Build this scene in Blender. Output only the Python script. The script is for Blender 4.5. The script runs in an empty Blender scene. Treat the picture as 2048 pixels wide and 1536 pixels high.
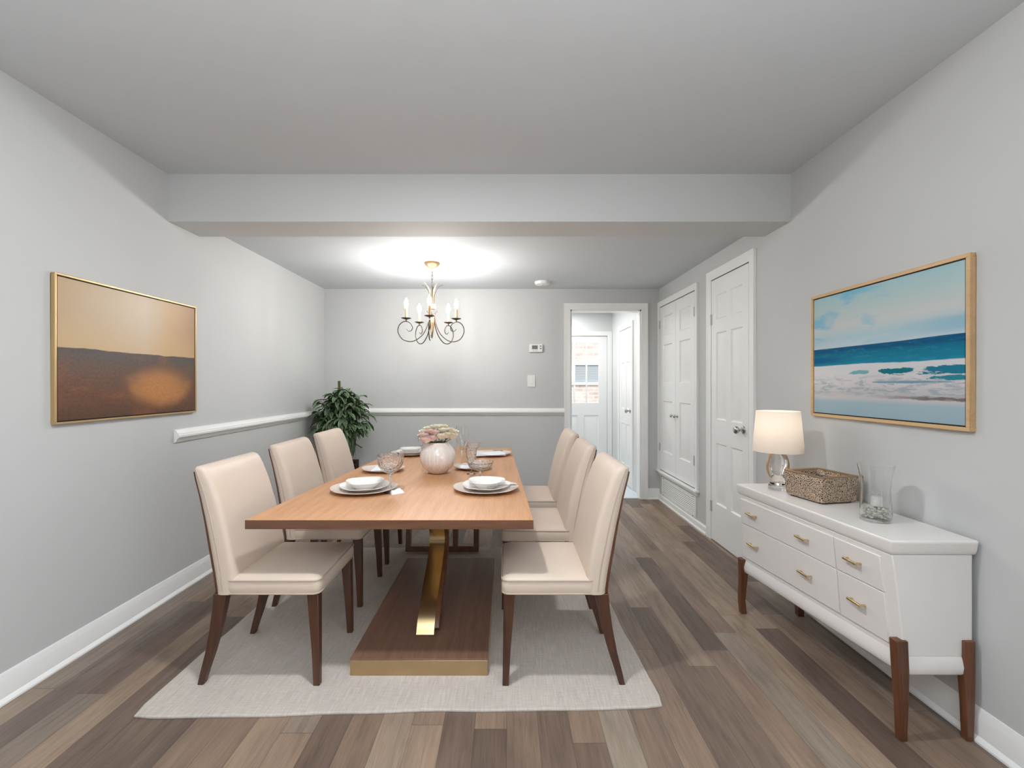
import bpy, math, random
from mathutils import Vector, Matrix
random.seed(7)
PI = math.pi
S = bpy.context.scene
C = S.collection

# ------------------------------------------------------------------ camera
cam_d = bpy.data.cameras.new('camera')
cam_d.sensor_width = 36.0
cam_d.lens = 910 / 2048 * 36.0
cam_d.shift_x = 11 / 2048
cam_d.clip_start = 0.05
cam = bpy.data.objects.new('camera', cam_d)
cam.location = (0, 0, 1.34)
cam.rotation_euler = (PI / 2, 0, 0)
C.objects.link(cam)
S.camera = cam

# ------------------------------------------------------------------ view, world, big lights
S.view_settings.view_transform = 'Standard'
S.view_settings.look = 'None'
S.view_settings.gamma = 1.0
S.view_settings.use_curve_mapping = False
S.view_settings.exposure = 0.08

w = bpy.data.worlds.new('world'); S.world = w
w.use_nodes = True
wb = w.node_tree.nodes['Background']
wb.inputs[0].default_value = (0.86, 0.93, 1.0, 1)
wb.inputs[1].default_value = 2.2

def area(name, loc, rot, sx, sy, energy, color, spread=PI):
    d = bpy.data.lights.new(name, 'AREA'); d.shape = 'RECTANGLE'
    d.size = sx; d.size_y = sy; d.energy = energy; d.color = color; d.spread = spread
    o = bpy.data.objects.new(name, d); C.objects.link(o)
    o.location = loc; o.rotation_euler = rot
    return o
# daylight from an assumed side window behind the camera, falling on the left wall
area('assumed_window_daylight', (1.83, -0.95, 1.05), (PI / 2, 0, PI / 2), 2.1, 1.7, 22, (0.96, 0.98, 1.0))
# added fill light behind the camera, aimed up to brighten the ceiling
area('ceiling_fill_light', (-0.1, -0.8, 1.75), (PI, 0, 0), 0.5, 0.5, 122, (0.95, 0.975, 1.0))
# assumed bodiless overhead light, out of view, added to cast table shadows on seats
d = bpy.data.lights.new('assumed_overhead_light', 'AREA'); d.shape = 'DISK'; d.size = 0.13; d.energy = 28; d.color = (0.95, 0.975, 1.0)
o = bpy.data.objects.new('assumed_overhead_light', d); C.objects.link(o); o.location = (-0.42, 1.50, 2.645)
# added light, without a fixture, for the hall beyond the doorway
area('hall_fill_light', (0.78, 6.15, 2.40), (0, 0, 0), 0.6, 1.0, 17, (0.98, 0.99, 1.0))

# ------------------------------------------------------------------ node helpers
class NT:
    def __init__(s, name, rough=0.5, metal=0.0, color=(0.8, 0.8, 0.8), spec=0.5):
        s.m = bpy.data.materials.new(name); s.m.use_nodes = True
        s.t = s.m.node_tree; s.n = s.t.nodes; s.l = s.t.links
        s.p = s.n['Principled BSDF']
        s.p.inputs['Roughness'].default_value = rough
        s.p.inputs['Metallic'].default_value = metal
        s.p.inputs['Base Color'].default_value = (*color, 1)
        s.p.inputs['Specular IOR Level'].default_value = spec
    def put(s, sock, v):
        if isinstance(v, bpy.types.NodeSocket): s.l.new(v, sock)
        elif isinstance(v, (tuple, list)) and sock.type == 'RGBA' and len(v) == 3: sock.default_value = (*v, 1)
        else: sock.default_value = v
    def math(s, op, a, b=0.0, c=None, clamp=False):
        n = s.n.new('ShaderNodeMath'); n.operation = op; n.use_clamp = clamp
        s.put(n.inputs[0], a); s.put(n.inputs[1], b)
        if c is not None: s.put(n.inputs[2], c)
        return n.outputs[0]
    def coord(s):
        return s.n.new('ShaderNodeTexCoord').outputs['Object']
    def sep(s, v):
        n = s.n.new('ShaderNodeSeparateXYZ'); s.l.new(v, n.inputs[0]); return n.outputs
    def comb(s, x=0.0, y=0.0, z=0.0):
        n = s.n.new('ShaderNodeCombineXYZ')
        for i, v in enumerate((x, y, z)): s.put(n.inputs[i], v)
        return n.outputs[0]
    def noise(s, vec, scale=5, detail=3, rough=0.5, dist=0.0):
        n = s.n.new('ShaderNodeTexNoise'); s.l.new(vec, n.inputs['Vector'])
        n.inputs['Scale'].default_value = scale; n.inputs['Detail'].default_value = detail
        n.inputs['Roughness'].default_value = rough; n.inputs['Distortion'].default_value = dist
        return n.outputs['Fac']
    def white(s, vec):
        n = s.n.new('ShaderNodeTexWhiteNoise'); n.noise_dimensions = '3D'; s.l.new(vec, n.inputs['Vector']); return n.outputs['Value']
    def scale(s, vec, sc):
        n = s.n.new('ShaderNodeMapping'); s.l.new(vec, n.inputs[0]); n.inputs['Scale'].default_value = sc; return n.outputs[0]
    def ramp(s, fac, stops, interp='LINEAR'):
        n = s.n.new('ShaderNodeValToRGB'); s.put(n.inputs[0], fac); cr = n.color_ramp; cr.interpolation = interp
        while len(cr.elements) < len(stops): cr.elements.new(0.5)
        for e, (p, c) in zip(cr.elements, stops):
            e.position = p; e.color = (*c, 1) if len(c) == 3 else c
        return n.outputs[0]
    def mix(s, f, a, b, mode='MIX'):
        n = s.n.new('ShaderNodeMix'); n.data_type = 'RGBA'; n.blend_type = mode
        s.put(n.inputs[0], f); s.put(n.inputs[6], a); s.put(n.inputs[7], b)
        return n.outputs[2]
    def smooth(s, v, lo, hi):
        n = s.n.new('ShaderNodeMapRange'); n.interpolation_type = 'SMOOTHSTEP'
        s.put(n.inputs[0], v); n.inputs[1].default_value = lo; n.inputs[2].default_value = hi
        return n.outputs[0]
    def bump(s, h, strength=0.2, dist=0.01):
        n = s.n.new('ShaderNodeBump'); n.inputs['Strength'].default_value = strength; n.inputs['Distance'].default_value = dist
        s.l.new(h, n.inputs['Height']); s.l.new(n.outputs[0], s.p.inputs['Normal'])
    def color(s, v): s.put(s.p.inputs['Base Color'], v)
    def rough(s, v): s.put(s.p.inputs['Roughness'], v)

def srgb(r, g, b):
    f = lambda c: (c / 255 / 12.92) if c / 255 <= 0.04045 else ((c / 255 + 0.055) / 1.055) ** 2.4
    return (f(r), f(g), f(b))

def plain(name, col, rough=0.5, metal=0.0, var=0.04, nscale=6, bump=0.0, bscale=200):
    t = NT(name, rough, metal, col)
    v = t.coord(); n = t.noise(v, nscale, 3)
    a = tuple(c * (1 - var) for c in col); b = tuple(min(1, c * (1 + var)) for c in col)
    t.color(t.ramp(n, [(0.3, a), (0.7, b)]))
    if bump: t.bump(t.noise(v, bscale, 2), bump, 0.002)
    return t.m

def wood(name, dark, light, axis='y', rough=0.4, fine=1.0, spec=0.5):
    t = NT(name, rough, 0, dark, spec)
    v = t.coord()
    sc = {'x': (1.6, 26, 26), 'y': (26, 1.6, 26), 'z': (26, 26, 1.6)}[axis]
    sc = tuple(k * fine for k in sc)
    n1 = t.noise(t.scale(v, sc), 1.0, 5, 0.65, 0.4)
    n2 = t.noise(t.scale(v, tuple(k * 5 for k in sc)), 1.0, 3, 0.6)
    f = t.math('ADD', t.math('MULTIPLY', n1, 0.65), t.math('MULTIPLY', n2, 0.35))
    t.color(t.ramp(f, [(0.3, dark), (0.7, light)]))
    t.bump(n2, 0.08, 0.002)
    return t.m

M = {}
M['wall'] = plain('wall_paint', srgb(202, 203, 202), 0.75, var=0.012, nscale=1.3, bump=0.05, bscale=300)
M['ceiling'] = plain('ceiling_paint', srgb(204, 208, 211), 0.85, var=0.012, nscale=1.5, bump=0.05, bscale=250)
M['hallwall'] = plain('hall_paint', srgb(222, 223, 221), 0.7, var=0.01)
M['trim'] = plain('white_trim_paint', srgb(244, 244, 242), 0.35, var=0.01)
M['door'] = plain('white_door_paint', srgb(243, 243, 241), 0.38, var=0.01)
M['tile'] = plain('pale_hall_floor', srgb(222, 232, 238), 0.25, var=0.02)

def floor_mat():
    t = NT('vinyl_plank_floor', 0.42, 0, (0.1, 0.07, 0.05), 0.45)
    x, y, z = t.sep(t.coord())
    W, L = 0.124, 1.22
    xr = t.math('DIVIDE', x, W); row = t.math('FLOOR', xr)
    r1 = t.white(t.comb(row, 3.7, 1.1))
    yl = t.math('ADD', t.math('DIVIDE', y, L), t.math('MULTIPLY', r1, 7.0)); seg = t.math('FLOOR', yl)
    r2 = t.white(t.comb(row, seg, 5.3)); r3 = t.white(t.comb(row, seg, 9.9))
    base = t.ramp(r2, [(0.0, srgb(104, 88, 78)), (0.25, srgb(122, 104, 91)), (0.5, srgb(138, 118, 102)), (0.72, srgb(156, 135, 116)), (0.88, srgb(148, 134, 120)), (1.0, srgb(112, 99, 90))])
    off = t.math('MULTIPLY', r3, 40.0)
    gv = t.comb(t.math('ADD', t.math('MULTIPLY', x, 34), off), t.math('MULTIPLY', y, 2.2), off)
    g = t.noise(gv, 1.0, 6, 0.68, 0.7)
    gf = t.noise(t.comb(t.math('MULTIPLY', x, 190), t.math('ADD', t.math('MULTIPLY', y, 7), off), 0.0), 1.0, 3, 0.6)
    blot = t.noise(t.comb(t.math('ADD', t.math('MULTIPLY', x, 5), off), t.math('MULTIPLY', y, 1.6), off), 1.0, 3, 0.5, 1.0)
    c = t.mix(1.0, base, t.ramp(g, [(0.25, (0.62, 0.62, 0.63)), (0.5, (1, 1, 1)), (0.8, (1.25, 1.22, 1.18))]), 'MULTIPLY')
    c = t.mix(1.0, c, t.ramp(gf, [(0.3, (0.86, 0.86, 0.86)), (0.7, (1.1, 1.1, 1.1))]), 'MULTIPLY')
    c = t.mix(1.0, c, t.ramp(blot, [(0.3, (0.82, 0.80, 0.80)), (0.7, (1.14, 1.13, 1.12))]), 'MULTIPLY')
    fx = t.math('FRACT', xr); fy = t.math('FRACT', yl)
    ex = t.math('MINIMUM', fx, t.math('SUBTRACT', 1.0, fx)); ey = t.math('MINIMUM', fy, t.math('SUBTRACT', 1.0, fy))
    gap = t.math('MAXIMUM', t.math('LESS_THAN', ex, 0.008), t.math('LESS_THAN', ey, 0.0012))
    c = t.mix(t.math('MULTIPLY', gap, 0.5), c, srgb(40, 32, 28))
    t.color(c)
    t.rough(t.ramp(g, [(0.3, (0.5, 0.5, 0.5)), (0.7, (0.38, 0.38, 0.38))]))
    t.bump(t.math('SUBTRACT', gf, gap), 0.12, 0.002)
    return t.m
M['floor'] = floor_mat()

def rug_mat():
    t = NT('woven_rug', 0.95, 0, (0.5, 0.47, 0.44), 0.1)
    v = t.coord()
    a = t.noise(t.scale(v, (120, 9, 1)), 1.0, 3, 0.7)
    b = t.noise(t.scale(v, (16, 260, 1)), 1.0, 2, 0.6)
    cc = t.noise(v, 2.2, 3)
    f = t.math('ADD', t.math('MULTIPLY', a, 0.6), t.math('MULTIPLY', b, 0.4))
    c = t.ramp(f, [(0.3, srgb(178, 168, 159)), (0.7, srgb(212, 204, 196))])
    c = t.mix(1.0, c, t.ramp(cc, [(0.3, (0.95, 0.95, 0.95)), (0.7, (1.04, 1.04, 1.04))]), 'MULTIPLY')
    t.color(c); t.bump(f, 0.35, 0.004)
    return t.m
M['rug'] = rug_mat()
M['leather'] = plain('cream_leatherette', srgb(216, 198, 182), 0.48, var=0.02, nscale=5, bump=0.06, bscale=420)
M['welt'] = plain('cream_piping', srgb(196, 178, 162), 0.5, var=0.02)
M['oak'] = wood('honey_oak_top', srgb(184, 132, 90), srgb(212, 160, 118), 'y', 0.45)
M['oakedge'] = wood('walnut_edge', srgb(88, 58, 42), srgb(130, 92, 68), 'x', 0.45)
M['walnut'] = wood('walnut_veneer', srgb(104, 76, 62), srgb(146, 110, 90), 'y', 0.42, 0.8)
M['leg'] = wood('walnut_leg', srgb(58, 36, 27), srgb(98, 64, 46), 'z', 0.38)
M['legwarm'] = wood('warm_walnut_leg', srgb(72, 42, 26), srgb(126, 80, 52), 'z', 0.38)
M['brass'] = plain('polished_brass', srgb(214, 190, 144), 0.24, 1.0, 0.03)
M['brushed'] = plain('brushed_brass', srgb(196, 172, 134), 0.42, 1.0, 0.06, nscale=9)
M['gold'] = plain('gold_frame', srgb(206, 176, 130), 0.4, 0.7, 0.05)
M['oakframe'] = wood('pale_oak_frame', srgb(196, 158, 108), srgb(222, 186, 140), 'x', 0.5)
M['chrome'] = plain('satin_nickel', srgb(190, 190, 188), 0.18, 1.0, 0.02)
M['hinge'] = plain('painted_hinge', srgb(205, 205, 203), 0.4, 0.3, 0.02)
M['white'] = plain('white_lacquer', srgb(238, 234, 230), 0.28, var=0.008)
M['china'] = plain('white_china', srgb(243, 239, 234), 0.14, var=0.005)
M['charger'] = plain('bisque_charger', srgb(224, 208, 196), 0.2, var=0.02)
M['linen'] = plain('white_linen', srgb(238, 240, 243), 0.8, var=0.02, bump=0.1, bscale=500)
M['dark'] = plain('dark_gap', srgb(34, 30, 28), 0.7)
M['plastic'] = plain('white_plastic', srgb(232, 231, 228), 0.35, var=0.005)
M['lcd'] = plain('grey_display', srgb(112, 116, 112), 0.25, var=0.02)
M['brownplate'] = plain('brown_outlet_plastic', srgb(70, 52, 40), 0.4)
M['bronze'] = plain('antique_bronze', srgb(98, 86, 72), 0.45, 0.7, 0.12, nscale=20)
M['bronzelight'] = plain('champagne_bronze', srgb(168, 138, 104), 0.45, 0.6, 0.08, nscale=14)
M['sleeve'] = plain('tan_candle_sleeve', srgb(205, 168, 128), 0.6, var=0.05)
M['wax'] = plain('white_wax', srgb(240, 238, 232), 0.5, var=0.01)
M['pot'] = plain('dark_planter', srgb(70, 66, 62), 0.5)
M['soil'] = plain('potting_soil', srgb(48, 38, 30), 0.95, var=0.3, nscale=60, bump=0.6, bscale=90)
M['stem'] = plain('plant_stem', srgb(84, 74, 48), 0.7, var=0.15, nscale=30)
M['rosestem'] = plain('rose_stem', srgb(86, 92, 58), 0.7, var=0.1)
M['ventdark'] = plain('vent_shadow_metal', srgb(78, 78, 76), 0.6)

def leaf_mat():
    t = NT('pothos_leaf', 0.4, 0, (0.05, 0.1, 0.04), 0.5)
    v = t.coord()
    n = t.noise(v, 26, 3, 0.6); n2 = t.noise(t.scale(v, (1, 1, 0.35)), 90, 2, 0.6)
    at_ = t.n.new('ShaderNodeAttribute'); at_.attribute_name = 'rim'
    f = t.math('ADD', t.math('MULTIPLY', n, 0.5), t.math('MULTIPLY', n2, 0.3))
    f = t.math('MULTIPLY', f, 1.18)
    base = t.ramp(f, [(0.3, srgb(44, 68, 42)), (0.5, srgb(76, 106, 68)), (0.62, srgb(112, 138, 100)), (0.75, srgb(160, 178, 146))])
    t.color(t.mix(t.math('MULTIPLY', t.math('POWER', at_.outputs['Fac'], 3.0), 0.75), base, srgb(196, 206, 180)))
    t.p.inputs['Subsurface Weight'].default_value = 0.0
    return t.m
M['leaf'] = leaf_mat()

def petal_mat(name, a, b):
    t = NT(name, 0.6, 0, a, 0.3)
    v = t.coord()
    t.color(t.ramp(t.noise(v, 45, 2), [(0.35, a), (0.65, b)]))
    t.p.inputs['Subsurface Weight'].default_value = 0.6
    t.p.inputs['Subsurface Radius'].default_value = (0.02, 0.01, 0.01)
    return t.m
M['pink'] = petal_mat('pink_petal', srgb(246, 208, 202), srgb(252, 228, 222))
M['cream'] = petal_mat('cream_petal', srgb(244, 236, 212), srgb(253, 248, 234))
M['peach'] = petal_mat('peach_petal', srgb(246, 226, 202), srgb(252, 238, 220))

def glass_mat(name, col=(1, 1, 1), rough=0.02, bump=0.0, bscale=40, ior=1.45):
    t = NT(name, rough, 0, col)
    t.p.inputs['Transmission Weight'].default_value = 1.0
    t.p.inputs['IOR'].default_value = ior
    if bump:
        v = t.coord(); n = t.n.new('ShaderNodeTexVoronoi'); t.l.new(v, n.inputs['Vector']); n.inputs['Scale'].default_value = bscale
        t.bump(n.outputs['Distance'], bump, 0.006)
    return t.m
M['glass'] = glass_mat('clear_glass', (0.97, 0.98, 0.97))
M['crystal'] = glass_mat('cut_crystal', (0.98, 0.97, 0.96), 0.03, 0.5, 90)
M['lampglass'] = glass_mat('smoky_lamp_glass', (0.93, 0.90, 0.85), 0.03)
M['pane'] = glass_mat('window_pane', (1, 1, 1), 0.0, ior=1.05)

def pearl():
    t = NT('pearl_glaze', 0.2, 0, (0.7, 0.65, 0.6), 0.6)
    v = t.coord()
    n = t.noise(t.scale(v, (60, 60, 3)), 1.0, 2, 0.5)
    t.color(t.ramp(n, [(0.3, srgb(216, 204, 196)), (0.7, srgb(236, 226, 218))]))
    t.p.inputs['Coat Weight'].default_value = 0.6; t.p.inputs['Coat Roughness'].default_value = 0.08
    return t.m
M['pearl'] = pearl()

def emit(name, col, strength):
    t = NT(name); t.p.inputs['Emission Color'].default_value = (*col, 1); t.p.inputs['Emission Strength'].default_value = strength
    return t.m
M['bulb'] = emit('lit_bulb_glass', (1.0, 0.98, 0.95), 330)
M['lampbulb'] = emit('lit_lamp_bulb', (1.0, 0.94, 0.87), 5)

def shade_mat():
    t = NT('linen_shade', 0.8, 0, srgb(246, 236, 224))
    tr = t.n.new('ShaderNodeBsdfTranslucent'); tr.inputs[0].default_value = (*srgb(252, 248, 242), 1)
    mx = t.n.new('ShaderNodeMixShader'); mx.inputs[0].default_value = 0.5
    out = t.n['Material Output']
    t.l.new(t.p.outputs[0], mx.inputs[1]); t.l.new(tr.outputs[0], mx.inputs[2]); t.l.new(mx.outputs[0], out.inputs[0])
    return t.m
M['shade'] = shade_mat()

def hammered():
    t = NT('pierced_bronze_lattice', 0.35, 0.75, (0.4, 0.3, 0.22))
    v = t.coord(); v2 = t.scale(v, (1, 1, 0.8))
    n = t.n.new('ShaderNodeTexVoronoi'); n.feature = 'DISTANCE_TO_EDGE'; t.l.new(v2, n.inputs['Vector']); n.inputs['Scale'].default_value = 130
    e = n.outputs['Distance']
    c = t.ramp(e, [(0.0, srgb(238, 220, 200)), (0.12, srgb(200, 174, 150)), (0.24, srgb(116, 96, 82)), (0.42, srgb(62, 52, 48))])
    t.color(c)
    inv = t.math('SUBTRACT', 1.0, t.math('MULTIPLY', e, 3.0, clamp=True))
    t.bump(inv, 0.6, 0.004)
    return t.m
M['lattice'] = hammered()
def glitter():
    t = NT('dark_glass_chips', 0.2, 0.3, (0.1, 0.1, 0.12))
    v = t.coord(); n = t.n.new('ShaderNodeTexVoronoi'); t.l.new(v, n.inputs['Vector']); n.inputs['Scale'].default_value = 110
    t.color(t.ramp(t.white(n.outputs['Position']), [(0.2, srgb(40, 36, 40)), (0.6, srgb(86, 84, 92)), (0.9, srgb(190, 190, 196))]))
    t.bump(n.outputs['Distance'], 0.8, 0.01)
    return t.m
M['glitter'] = glitter()

def brick_mat():
    t = NT('brick_wall', 0.9, 0, (0.4, 0.25, 0.2), 0.2)
    x, y, z = t.sep(t.coord())
    n = t.n.new('ShaderNodeTexBrick'); t.l.new(t.comb(x, z, 0.0), n.inputs['Vector'])
    n.inputs['Color1'].default_value = (*srgb(204, 186, 174), 1); n.inputs['Color2'].default_value = (*srgb(178, 158, 148), 1)
    n.inputs['Mortar'].default_value = (*srgb(222, 214, 206), 1); n.inputs['Scale'].default_value = 1.0
    n.inputs['Brick Width'].default_value = 0.22; n.inputs['Row Height'].default_value = 0.075; n.inputs['Mortar Size'].default_value = 0.006
    c = t.mix(1.0, n.outputs['Color'], t.ramp(t.noise(t.coord(), 7, 3), [(0.3, (0.85, 0.85, 0.85)), (0.7, (1.15, 1.15, 1.15))]), 'MULTIPLY')
    t.color(c); t.bump(n.outputs['Fac'], -0.4, 0.01)
    return t.m
M['brick'] = brick_mat()
def blind_mat():
    t = NT('grey_window_blind', 0.7, 0, (0.3, 0.3, 0.3))
    x, y, z = t.sep(t.coord())
    f = t.math('FRACT', t.math('MULTIPLY', z, 28.0))
    t.color(t.ramp(f, [(0.0, srgb(84, 90, 92)), (0.25, srgb(140, 146, 148)), (0.9, srgb(158, 162, 162))]))
    return t.m
M['blind'] = blind_mat()
M['shrub'] = plain('outdoor_shrub', srgb(96, 112, 92), 0.8, var=0.4, nscale=25)

def sea_mat(W, H):
    t = NT('seascape_painting', 0.6, 0, (0.5, 0.6, 0.7), 0.12)
    x, y, z = t.sep(t.coord())
    u = t.math('DIVIDE', x, W); v = t.math('DIVIDE', z, H)
    big = t.noise(t.comb(t.math('MULTIPLY', u, 2.0), t.math('MULTIPLY', v, 6.0), 0.0), 1.0, 4, 0.6, 0.6)
    fine = t.noise(t.comb(t.math('MULTIPLY', u, 11.0), t.math('MULTIPLY', v, 42.0), 3.0), 1.0, 5, 0.7, 0.4)
    # sky
    sky = t.ramp(v, [(0.53, srgb(196, 206, 214)), (0.62, srgb(170, 198, 206)), (0.72, srgb(198, 202, 200)), (0.85, srgb(178, 200, 200)), (1.0, srgb(158, 196, 204))])
    blue = t.math('MULTIPLY', t.smooth(big, 0.48, 0.62), t.math('SUBTRACT', 1.0, t.smooth(u, 0.25, 0.75)))
    sky = t.mix(t.math('MULTIPLY', blue, 0.9), sky, srgb(118, 184, 212))
    sky = t.mix(t.math('MULTIPLY', t.smooth(fine, 0.5, 0.75), 0.35), sky, srgb(206, 204, 200))
    rb = t.math('MULTIPLY', t.smooth(u, 0.55, 1.0), t.math('SUBTRACT', 1.0, t.smooth(t.math('ABSOLUTE', t.math('SUBTRACT', v, 0.62)), 0.02, 0.07)))
    sky = t.mix(t.math('MULTIPLY', rb, 0.6), sky, srgb(122, 172, 196))
    # sea
    sea = t.ramp(v, [(0.40, srgb(20, 128, 156)), (0.46, srgb(14, 118, 146)), (0.505, srgb(8, 104, 134)), (0.52, srgb(6, 82, 124)), (0.56, srgb(10, 84, 122))])
    sea = t.mix(t.math('MULTIPLY', t.smooth(fine, 0.5, 0.7), 0.35), sea, srgb(58, 160, 182))
    lb = t.math('MULTIPLY', t.math('SUBTRACT', 1.0, t.smooth(u, 0.1, 0.4)), t.math('SUBTRACT', 1.0, t.smooth(t.math('ABSOLUTE', t.math('SUBTRACT', v, 0.455)), 0.01, 0.035)))
    sea = t.mix(t.math('MULTIPLY', lb, 0.8), sea, srgb(0, 84, 132))
    # foam and shallows
    shore = t.ramp(v, [(0.0, srgb(150, 174, 186)), (0.13, srgb(158, 180, 190)), (0.165, srgb(196, 192, 190)), (0.2, srgb(186, 184, 186)), (0.28, srgb(206, 202, 202)), (0.42, srgb(206, 208, 210))])
    gre = t.math('MULTIPLY', t.smooth(fine, 0.46, 0.6), t.math('SUBTRACT', 1.0, t.smooth(t.math('ABSOLUTE', t.math('SUBTRACT', v, 0.25)), 0.03, 0.1)))
    shore = t.mix(t.math('MULTIPLY', gre, 0.7), shore, srgb(140, 156, 168))
    for (uc, vc, ru, rv, col) in ((0.64, 0.352, 0.13, 0.022, (12, 112, 124)), (0.95, 0.352, 0.24, 0.028, (28, 116, 142)), (0.40, 0.352, 0.09, 0.013, (110, 168, 176)), (0.97, 0.305, 0.16, 0.018, (40, 128, 146)), (0.72, 0.28, 0.2, 0.008, (120, 150, 170))):
        du = t.math('DIVIDE', t.math('SUBTRACT', u, uc), ru); dv = t.math('DIVIDE', t.math('SUBTRACT', v, vc), rv)
        q = t.math('ADD', t.math('ADD', t.math('MULTIPLY', du, du), t.math('MULTIPLY', dv, dv)), t.math('ADD', t.math('MULTIPLY', t.math('SUBTRACT', fine, 0.5), 4.5), t.math('MULTIPLY', t.math('SUBTRACT', big, 0.5), 2.5)))
        shore = t.mix(t.math('SUBTRACT', 1.0, t.smooth(q, 0.75, 1.05)), shore, srgb(*col))
    bl = t.math('MULTIPLY', t.math('SUBTRACT', 1.0, t.smooth(t.math('ABSOLUTE', t.math('SUBTRACT', t.math('ADD', v, t.math('MULTIPLY', t.math('SUBTRACT', fine, 0.5), 0.04)), 0.178)), 0.004, 0.016)), t.smooth(u, 0.4, 0.85))
    shore = t.mix(t.math('MULTIPLY', bl, 0.85), shore, srgb(98, 84, 80))
    vw = t.math('ADD', v, t.math('MULTIPLY', t.math('SUBTRACT', big, 0.5), 0.04))
    c = t.mix(t.smooth(vw, 0.408, 0.416), shore, sea)
    hz = t.math('SUBTRACT', v, t.math('MULTIPLY', t.smooth(u, 0.62, 0.9), 0.006))
    c = t.mix(t.smooth(hz, 0.548, 0.552), c, sky)
    t.color(c); t.bump(fine, 0.1, 0.003)
    return t.m

def dune_mat(W, H):
    t = NT('amber_landscape_painting', 0.42, 0, (0.5, 0.4, 0.3), 0.5)
    x, y, z = t.sep(t.coord())
    u = t.math('DIVIDE', x, W); v = t.math('DIVIDE', z, H)
    big = t.noise(t.comb(t.math('MULTIPLY', u, 3.0), t.math('MULTIPLY', v, 4.0), 0.0), 1.0, 4, 0.6, 0.5)
    fine = t.noise(t.comb(t.math('MULTIPLY', u, 60.0), t.math('MULTIPLY', v, 60.0), 3.0), 1.0, 4, 0.75, 0.3)
    sky = t.ramp(u, [(0.0, srgb(182, 154, 114)), (0.3, srgb(190, 166, 134)), (0.55, srgb(204, 184, 158)), (0.75, srgb(196, 160, 114)), (1.0, srgb(168, 132, 98))])
    sky = t.mix(t.math('MULTIPLY', t.smooth(v, 0.8, 0.5), 0.4), sky, srgb(214, 180, 132))
    gr = t.ramp(v, [(0.0, srgb(86, 58, 42)), (0.2, srgb(104, 68, 48)), (0.38, srgb(98, 74, 60)), (0.46, srgb(84, 72, 66)), (0.52, srgb(70, 62, 62))])
    gr = t.mix(t.math('MULTIPLY', t.smooth(big, 0.45, 0.65), 0.55), gr, srgb(136, 86, 52))
    du = t.math('DIVIDE', t.math('SUBTRACT', u, 0.68), 0.24); dv = t.math('DIVIDE', t.math('SUBTRACT', v, 0.24), 0.17)
    q = t.math('ADD', t.math('MULTIPLY', du, du), t.math('MULTIPLY', dv, dv))
    q = t.math('ADD', q, t.math('ADD', t.math('MULTIPLY', t.math('SUBTRACT', big, 0.5), 2.4), t.math('MULTIPLY', t.math('SUBTRACT', fine, 0.5), 1.6)))
    gl = t.math('SUBTRACT', 1.0, t.smooth(q, -0.1, 1.5))
    gr = t.mix(t.math('MULTIPLY', gl, 0.85), gr, srgb(196, 134, 74))
    gr = t.mix(1.0, gr, t.ramp(fine, [(0.3, (0.72, 0.72, 0.72)), (0.7, (1.25, 1.22, 1.2))]), 'MULTIPLY')
    hv = t.math('ADD', v, t.math('MULTIPLY', t.math('SUBTRACT', big, 0.5), 0.05))
    c = t.mix(t.smooth(hv, 0.508, 0.514), gr, sky)
    t.color(c); t.bump(fine, 0.08, 0.002)
    return t.m

# ------------------------------------------------------------------ mesh helpers
def spline(pts, n=8):
    out = []
    P = [Vector(p) for p in pts]
    for i in range(len(P) - 1):
        p0 = P[max(i - 1, 0)]; p1 = P[i]; p2 = P[i + 1]; p3 = P[min(i + 2, len(P) - 1)]
        for k in range(n):
            s = k / n
            out.append(0.5 * ((2 * p1) + (p2 - p0) * s + (2 * p0 - 5 * p1 + 4 * p2 - p3) * s * s + (3 * p1 - p0 - 3 * p2 + p3) * s ** 3))
    out.append(P[-1])
    return out

def rrect(cx, cy, w, h, r, n=5):
    """rounded rectangle outline, counter-clockwise"""
    r = min(r, w / 2 - 1e-5, h / 2 - 1e-5)
    pts = []
    for (sx, sy, a0) in ((1, 1, 0), (-1, 1, PI / 2), (-1, -1, PI), (1, -1, 1.5 * PI)):
        for k in range(n):
            a = a0 + k / (n - 1) * PI / 2
            pts.append((cx + sx * (w / 2 - r) + r * math.cos(a), cy + sy * (h / 2 - r) + r * math.sin(a)))
    return pts

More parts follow.
